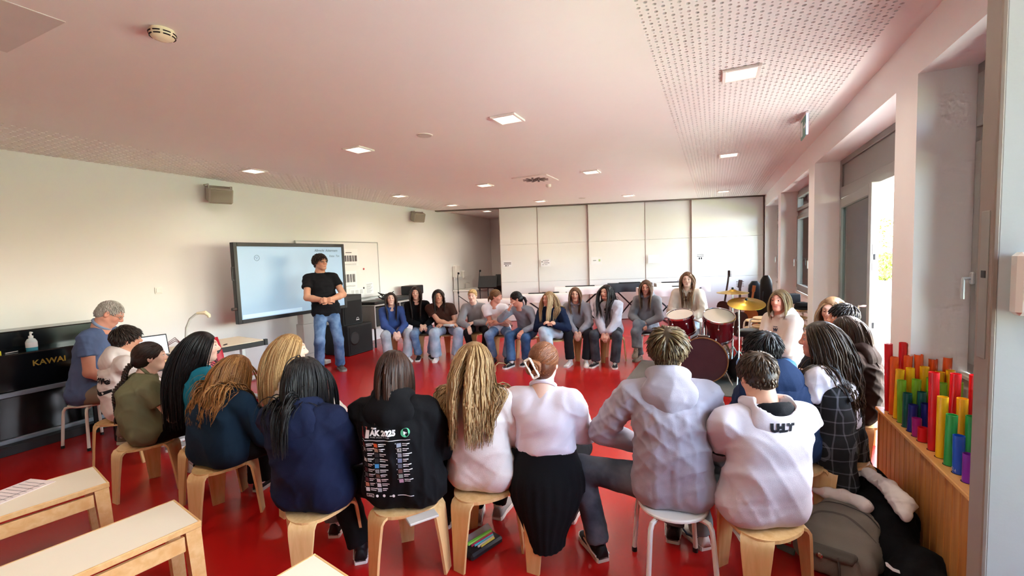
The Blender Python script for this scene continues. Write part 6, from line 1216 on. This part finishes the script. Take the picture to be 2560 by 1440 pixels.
# pleated skirt and claw clip (P10)
p = PPL['P10']; hip = p['hip']; seat = p['seat']; V = []; F = []; na, nz = 96, 16
for j in range(nz):
    v = j/(nz-1); z = .615-.50*v
    for i in range(na):
        a = i*2*PI/na; bk = max(0, -math.sin(a)); rx = .165+.045*smooth(0, .35, v)-.10*smooth(.42, 1., v); ry = .13+.06*smooth(0, .35, v)-.03*smooth(.5, 1, v)
        pl = 1+.035*smooth(.05, .4, v)*(1-abs(((i*24/na) % 1)*2-1)*2+1)*.5
        zz = z if bk > .25 else max(z, seat-.02); y = math.sin(a)*ry*pl+(.0 if v < .3 else 0); x = math.cos(a)*rx*pl
        if bk <= .25: zz = max(zz, seat+.0-.05*bk)
        V.append((x, y-.02-.05*smooth(.3, 1, v)*(bk > .0), zz))
for j in range(nz-1):
    for i in range(na): l = (i+1) % na; F.append([j*na+i, (j+1)*na+i, (j+1)*na+l, j*na+l])
link('pleated_skirt', newmesh('pleated_skirt', np.array(V), F, True), cloth('#0d0d10', .9), p['root'])
T2 = [(p['hip']+A3(sx*.085, .01, -.015), p['kn'][sx], .10, .075) for sx in (-1, 1)]; V, Q = sdf_mesh(T2, .012, .05, .004, 3, seat); link('skirt_lap', newmesh('skirt_lap', V, Q, True), cloth('#0d0d10', .9), p['root'])
Gc = p['Hd']+p['R'] @ (A3(-.022, -.158, -.005)*p['hs']); u = unit(p['R'] @ A3(.5, 0, -.87)); w = unit(p['R'] @ A3(.87, -.0, .5)); nrm = p['R'] @ A3(0, -1, 0); ivory = M('ivory_clip', '#f1eadf', .35)
def barxy(mb, a, b, c, d, t=.007): mb.tube([Gc+u*a+w*b, Gc+u*c+w*d], t, 4, nref=nrm)
mb = MB()
for q in ((-.05, -.017, .05, -.017), (.05, -.017, .05, .017), (.05, .017, -.05, .017), (-.05, .017, -.05, -.017)): barxy(mb, *q)
for k in range(4): mb.tube([Gc+u*(-.03+.02*k)-w*.017, Gc+u*(-.03+.02*k)-w*.035+p['R'] @ A3(0, .03, 0)], [.006, .003], 6)
mb.build('claw_clip', ivory, p['root'])
# pinafore dress (P14)
p = PPL['P14']; hip = p['hip']; TT = []
for sx in (-1, 1): TT += [(hip+A3(sx*.08, 0, 0), p['waist']+A3(sx*.065, 0, 0), .122, .108), (p['waist']+A3(sx*.065, 0, 0), p['chest']+A3(sx*.07, 0, -.02), .108, .110), (hip+A3(sx*.09, 0, -.02), p['kn'][sx]*.75+hip*.25, .115, .10), (hip+A3(sx*.08, -.02, 0), hip+A3(sx*.11, -.10, -.20), .11, .07)]
TT.append((p['hip'], p['chest'], .11, .10))
m = bpy.data.materials.new('plaid_cloth'); m.use_nodes = True; nt = m.node_tree; N = nt.nodes; Lk = nt.links; bs = N['Principled BSDF']; tc = N.new('ShaderNodeTexCoord'); acc = None
for ax in (0, 2, 1):
    sp = N.new('ShaderNodeSeparateXYZ'); Lk.new(tc.outputs['Object'], sp.inputs[0]); mu = N.new('ShaderNodeMath'); mu.operation = 'MULTIPLY'; mu.inputs[1].default_value = 14; Lk.new(sp.outputs[ax], mu.inputs[0]); fr = N.new('ShaderNodeMath'); fr.operation = 'FRACT'; Lk.new(mu.outputs[0], fr.inputs[0]); lt = N.new('ShaderNodeMath'); lt.operation = 'LESS_THAN'; lt.inputs[1].default_value = .1; Lk.new(fr.outputs[0], lt.inputs[0])
    if acc is None: acc = lt
    else: ad = N.new('ShaderNodeMath'); ad.operation = 'ADD'; Lk.new(acc.outputs[0], ad.inputs[0]); Lk.new(lt.outputs[0], ad.inputs[1]); acc = ad
rp = N.new('ShaderNodeValToRGB'); rp.color_ramp.elements[0].color = lin('#101013'); rp.color_ramp.elements[1].color = lin('#7a7a80'); rp.color_ramp.elements[1].position = 1.; dv = N.new('ShaderNodeMath'); dv.operation = 'MULTIPLY'; dv.inputs[1].default_value = .4; Lk.new(acc.outputs[0], dv.inputs[0]); Lk.new(dv.outputs[0], rp.inputs[0]); Lk.new(rp.outputs[0], bs.inputs['Base Color']); bs.inputs['Roughness'].default_value = .9
V, Q = sdf_mesh(TT, .011, .05, .006, 9, .17); dr = link('pinafore_dress', newmesh('pinafore_dress', V, Q, True), m, p['root'])
for sx in (-1, 1):
    sx_ = A3(sx*.085, 0, 0); mb = MB(); c0 = p['chest']; u0 = p['uppr']; mb.tube([c0+sx_+A3(0, .125, -.02), u0+sx_+A3(0, .075, .03), u0+sx_+A3(0, .0, .068), u0+sx_+A3(0, -.075, .03), c0+sx_+A3(0, -.125, -.03)], .018, 6, flat=.35, nref=(0, 0, 1)); mb.build('strap', m, dr, True)
# soft white inner collar of the navy hoodie (P7) and phone at P8
p = PPL['P7']; nk = p['nb']; MB().tube([nk+A3(math.sin(a)*.068, -math.cos(a)*.066, .02) for a in np.linspace(-2.3, 2.3, 12)], .017, 8, flat=.7).build('undershirt_collar', cloth('#efe6e2'), p['root'], True)
p = PPL['P26']; c = p['Rw'] @ A3(-.03, .34, .575)+p['S']; tag(MB().box(c, (.11, .16, .03), rotm(math.radians(-100)), .006).build('pencil_pouch', M('pouch_grey', '#c9cdd0', .6)), 'pale grey pouch in the lap of the brown T-shirt person', 'pouch')
# ------------------------------------------------------------------ floor clutter
t = thing('grey_backpack', 'grey-beige canvas backpack on the floor at lower right', 'backpack', (.58, 2.72, 0), -.4)
gb = M('canvas_grey', '#7d7468', .9, bump=.4, bscale=300, var=.1); gd = M('canvas_grey_dark', '#5e574e', .9, bump=.4, bscale=300)
parts = [(A3(-.09, .0, .09), A3(.10, .02, .10), .085, .085), (A3(-.08, .10, .15), A3(.09, .12, .16), .08, .08), (A3(-.06, .17, .19), A3(.07, .18, .19), .055, .055), (A3(-.10, -.09, .07), A3(.11, -.07, .07), .07, .07)]
bb = blob('bag_body', parts, gb, t, .011, .035, .011, 3, .003); blob('front_pocket', [(A3(-.075, -.15, .09), A3(.085, -.13, .095), .035, .035), (A3(-.075, -.15, .045), A3(.09, -.13, .045), .042, .042)], gb, t, .009, .03, .007, 4, .004)
blob('pocket_flap', [(A3(-.085, -.155, .128), A3(.095, -.135, .132), .02, .02), (A3(-.08, -.185, .115), A3(.09, -.165, .118), .014, .014)], gd, t, .008, .02, .004, 5)
for q, w in ((.02, .010), (.10, .006)):
    st_ = [(-.16+.32*i/20, q+.05*math.sin(PI*i/20)+sg*w/2) for i in range(21) for sg in (-1, 1)]; decal(bb, 'zip_band', st_, [[2*i, 2*i+2, 2*i+3, 2*i+1] for i in range(20)], A3(0, 0, .2), (1, 0, 0), (0, 1, 0), (0, 0, -1), gd if w > .008 else black, .004)
blob('side_pocket', [(A3(.15, .0, .06), A3(.15, .08, .09), .045, .045)], gd, t, .009, .03, .006, 6, .004)
mb = MB(); mb.tube([(-.13, .06, .17), (-.21, .02, .15), (-.28, -.04, .05), (-.24, -.1, .02), (-.16, -.12, .03)], .02, 6, flat=.3); mb.build('shoulder_strap', gd, t, True); MB().tube([(.04, -.175, .13), (.05, -.19, .08), (.05, -.185, .03)], .014, 6, flat=.4).build('buckle_strap', gd, t); MB().lathe([(.012, 0), (.014, .003), (.008, .006)], 12, np.array([[1, 0, 0], [0, 0, -1], [0, 1, 0]]), (-.03, -.198, .118)).build('snap_button', chrome, t)
t = thing('black_jacket_pile', 'heap of black jackets with white-lined sleeves by the wooden box', 'jacket', (.83, 2.98, 0), 0.)
bk = cloth('#08080a', .9); blob('jacket', [(A3(-.10, -.18, .07), A3(.08, -.30, .08), .10, .10), (A3(-.13, .02, .12), A3(.03, .0, .16), .11, .12), (A3(0, -.12, .15), A3(.02, .12, .18), .12, .11), (A3(.02, -.42, .06), A3(.08, -.45, .06), .10, .09)], bk, t, .012, .05, .016, 7, .003)
wl = cloth('#eadfd6', .8)
blob('white_sleeve', [(A3(-.30, .02, .235), A3(-.25, -.02, .25), .016, .03), (A3(-.25, -.02, .25), A3(-.18, -.05, .262), .03, .034), (A3(-.18, -.05, .262), A3(-.115, -.10, .268), .034, .03), (A3(-.115, -.10, .268), A3(-.10, -.13, .262), .03, .036)], wl, t, .007, .02, .009, 21)
blob('white_sleeve', [(A3(-.08, .17, .33), A3(-.02, .10, .345), .018, .03), (A3(-.02, .10, .345), A3(.03, -.02, .335), .03, .04), (A3(.03, -.02, .335), A3(.055, -.13, .31), .042, .052), (A3(.055, -.13, .31), A3(.045, -.21, .285), .05, .03)], wl, t, .007, .02, .010, 22)
mb = MB()
for z, r in ((.325, .045), (.34, .042)): mb.tube([(-.10+.9*r*math.cos(a), .14+r*math.sin(a)*.7, z) for a in np.arange(14)*PI/7], .011, 6, True)
mb.build('striped_cuff', wl, t, True)
mb = MB(); sw_ = [(0, 0), (.03, -.012), (.08, -.004), (.15, .016), (.08, .012), (.035, .006), (.012, .022), (.002, .02)]; mb.prism(sw_, 0, .003, np.array([[.8, 0, .6], [.2, .9, -.3], [-.4, .35, .8]]), (-.10, -.46, .150)); mb.build('curved_logo', wpr, t)
blob('black_bag', [(A3(.02, .25, .15), A3(.03, .30, .22), .11, .09)], bk, thing('black_shoulder_bag', 'slumped black bag leaning against the wooden box boards', 'bag', (.83, 2.98, 0)), .014, .05, .008, 9, .003)
t = thing('pencil_case', 'open see-through pencil case with bright pens on the floor', 'pencil case', (-1.22, 2.12, 0), -.35); MB().box((0, 0, .02), (.11, .24, .04), None, .012).build('case_body', M('case_dark', '#202024', .5), t); MB().box((-.075, .04, .035), (.05, .19, .012), rotm(0, 0, .5), .004).build('flap', M('case_clear', '#b8b0b0', .2), t)
for k, c in enumerate(('#7be04a', '#a7e86a', '#d93a6a', '#5fc0d8', '#f0e8e0', '#e8e06a')): MB().cyl((-.04+.016*k, -.09+.01*k, .045+.004*(k % 2)), (-.03+.014*k, .10-.008*k, .05), .006, n=8).build('pen', M('pen_'+c, c, .4), t)
tag(MB().box((-1.33, 1.73, .382), (.07, .15, .012), rotm(-.6), .003).build('phone', M('phone_grey', '#c9c4be', .3)), 'phone sticking out at the edge of the stool under the black hoodie', 'phone')
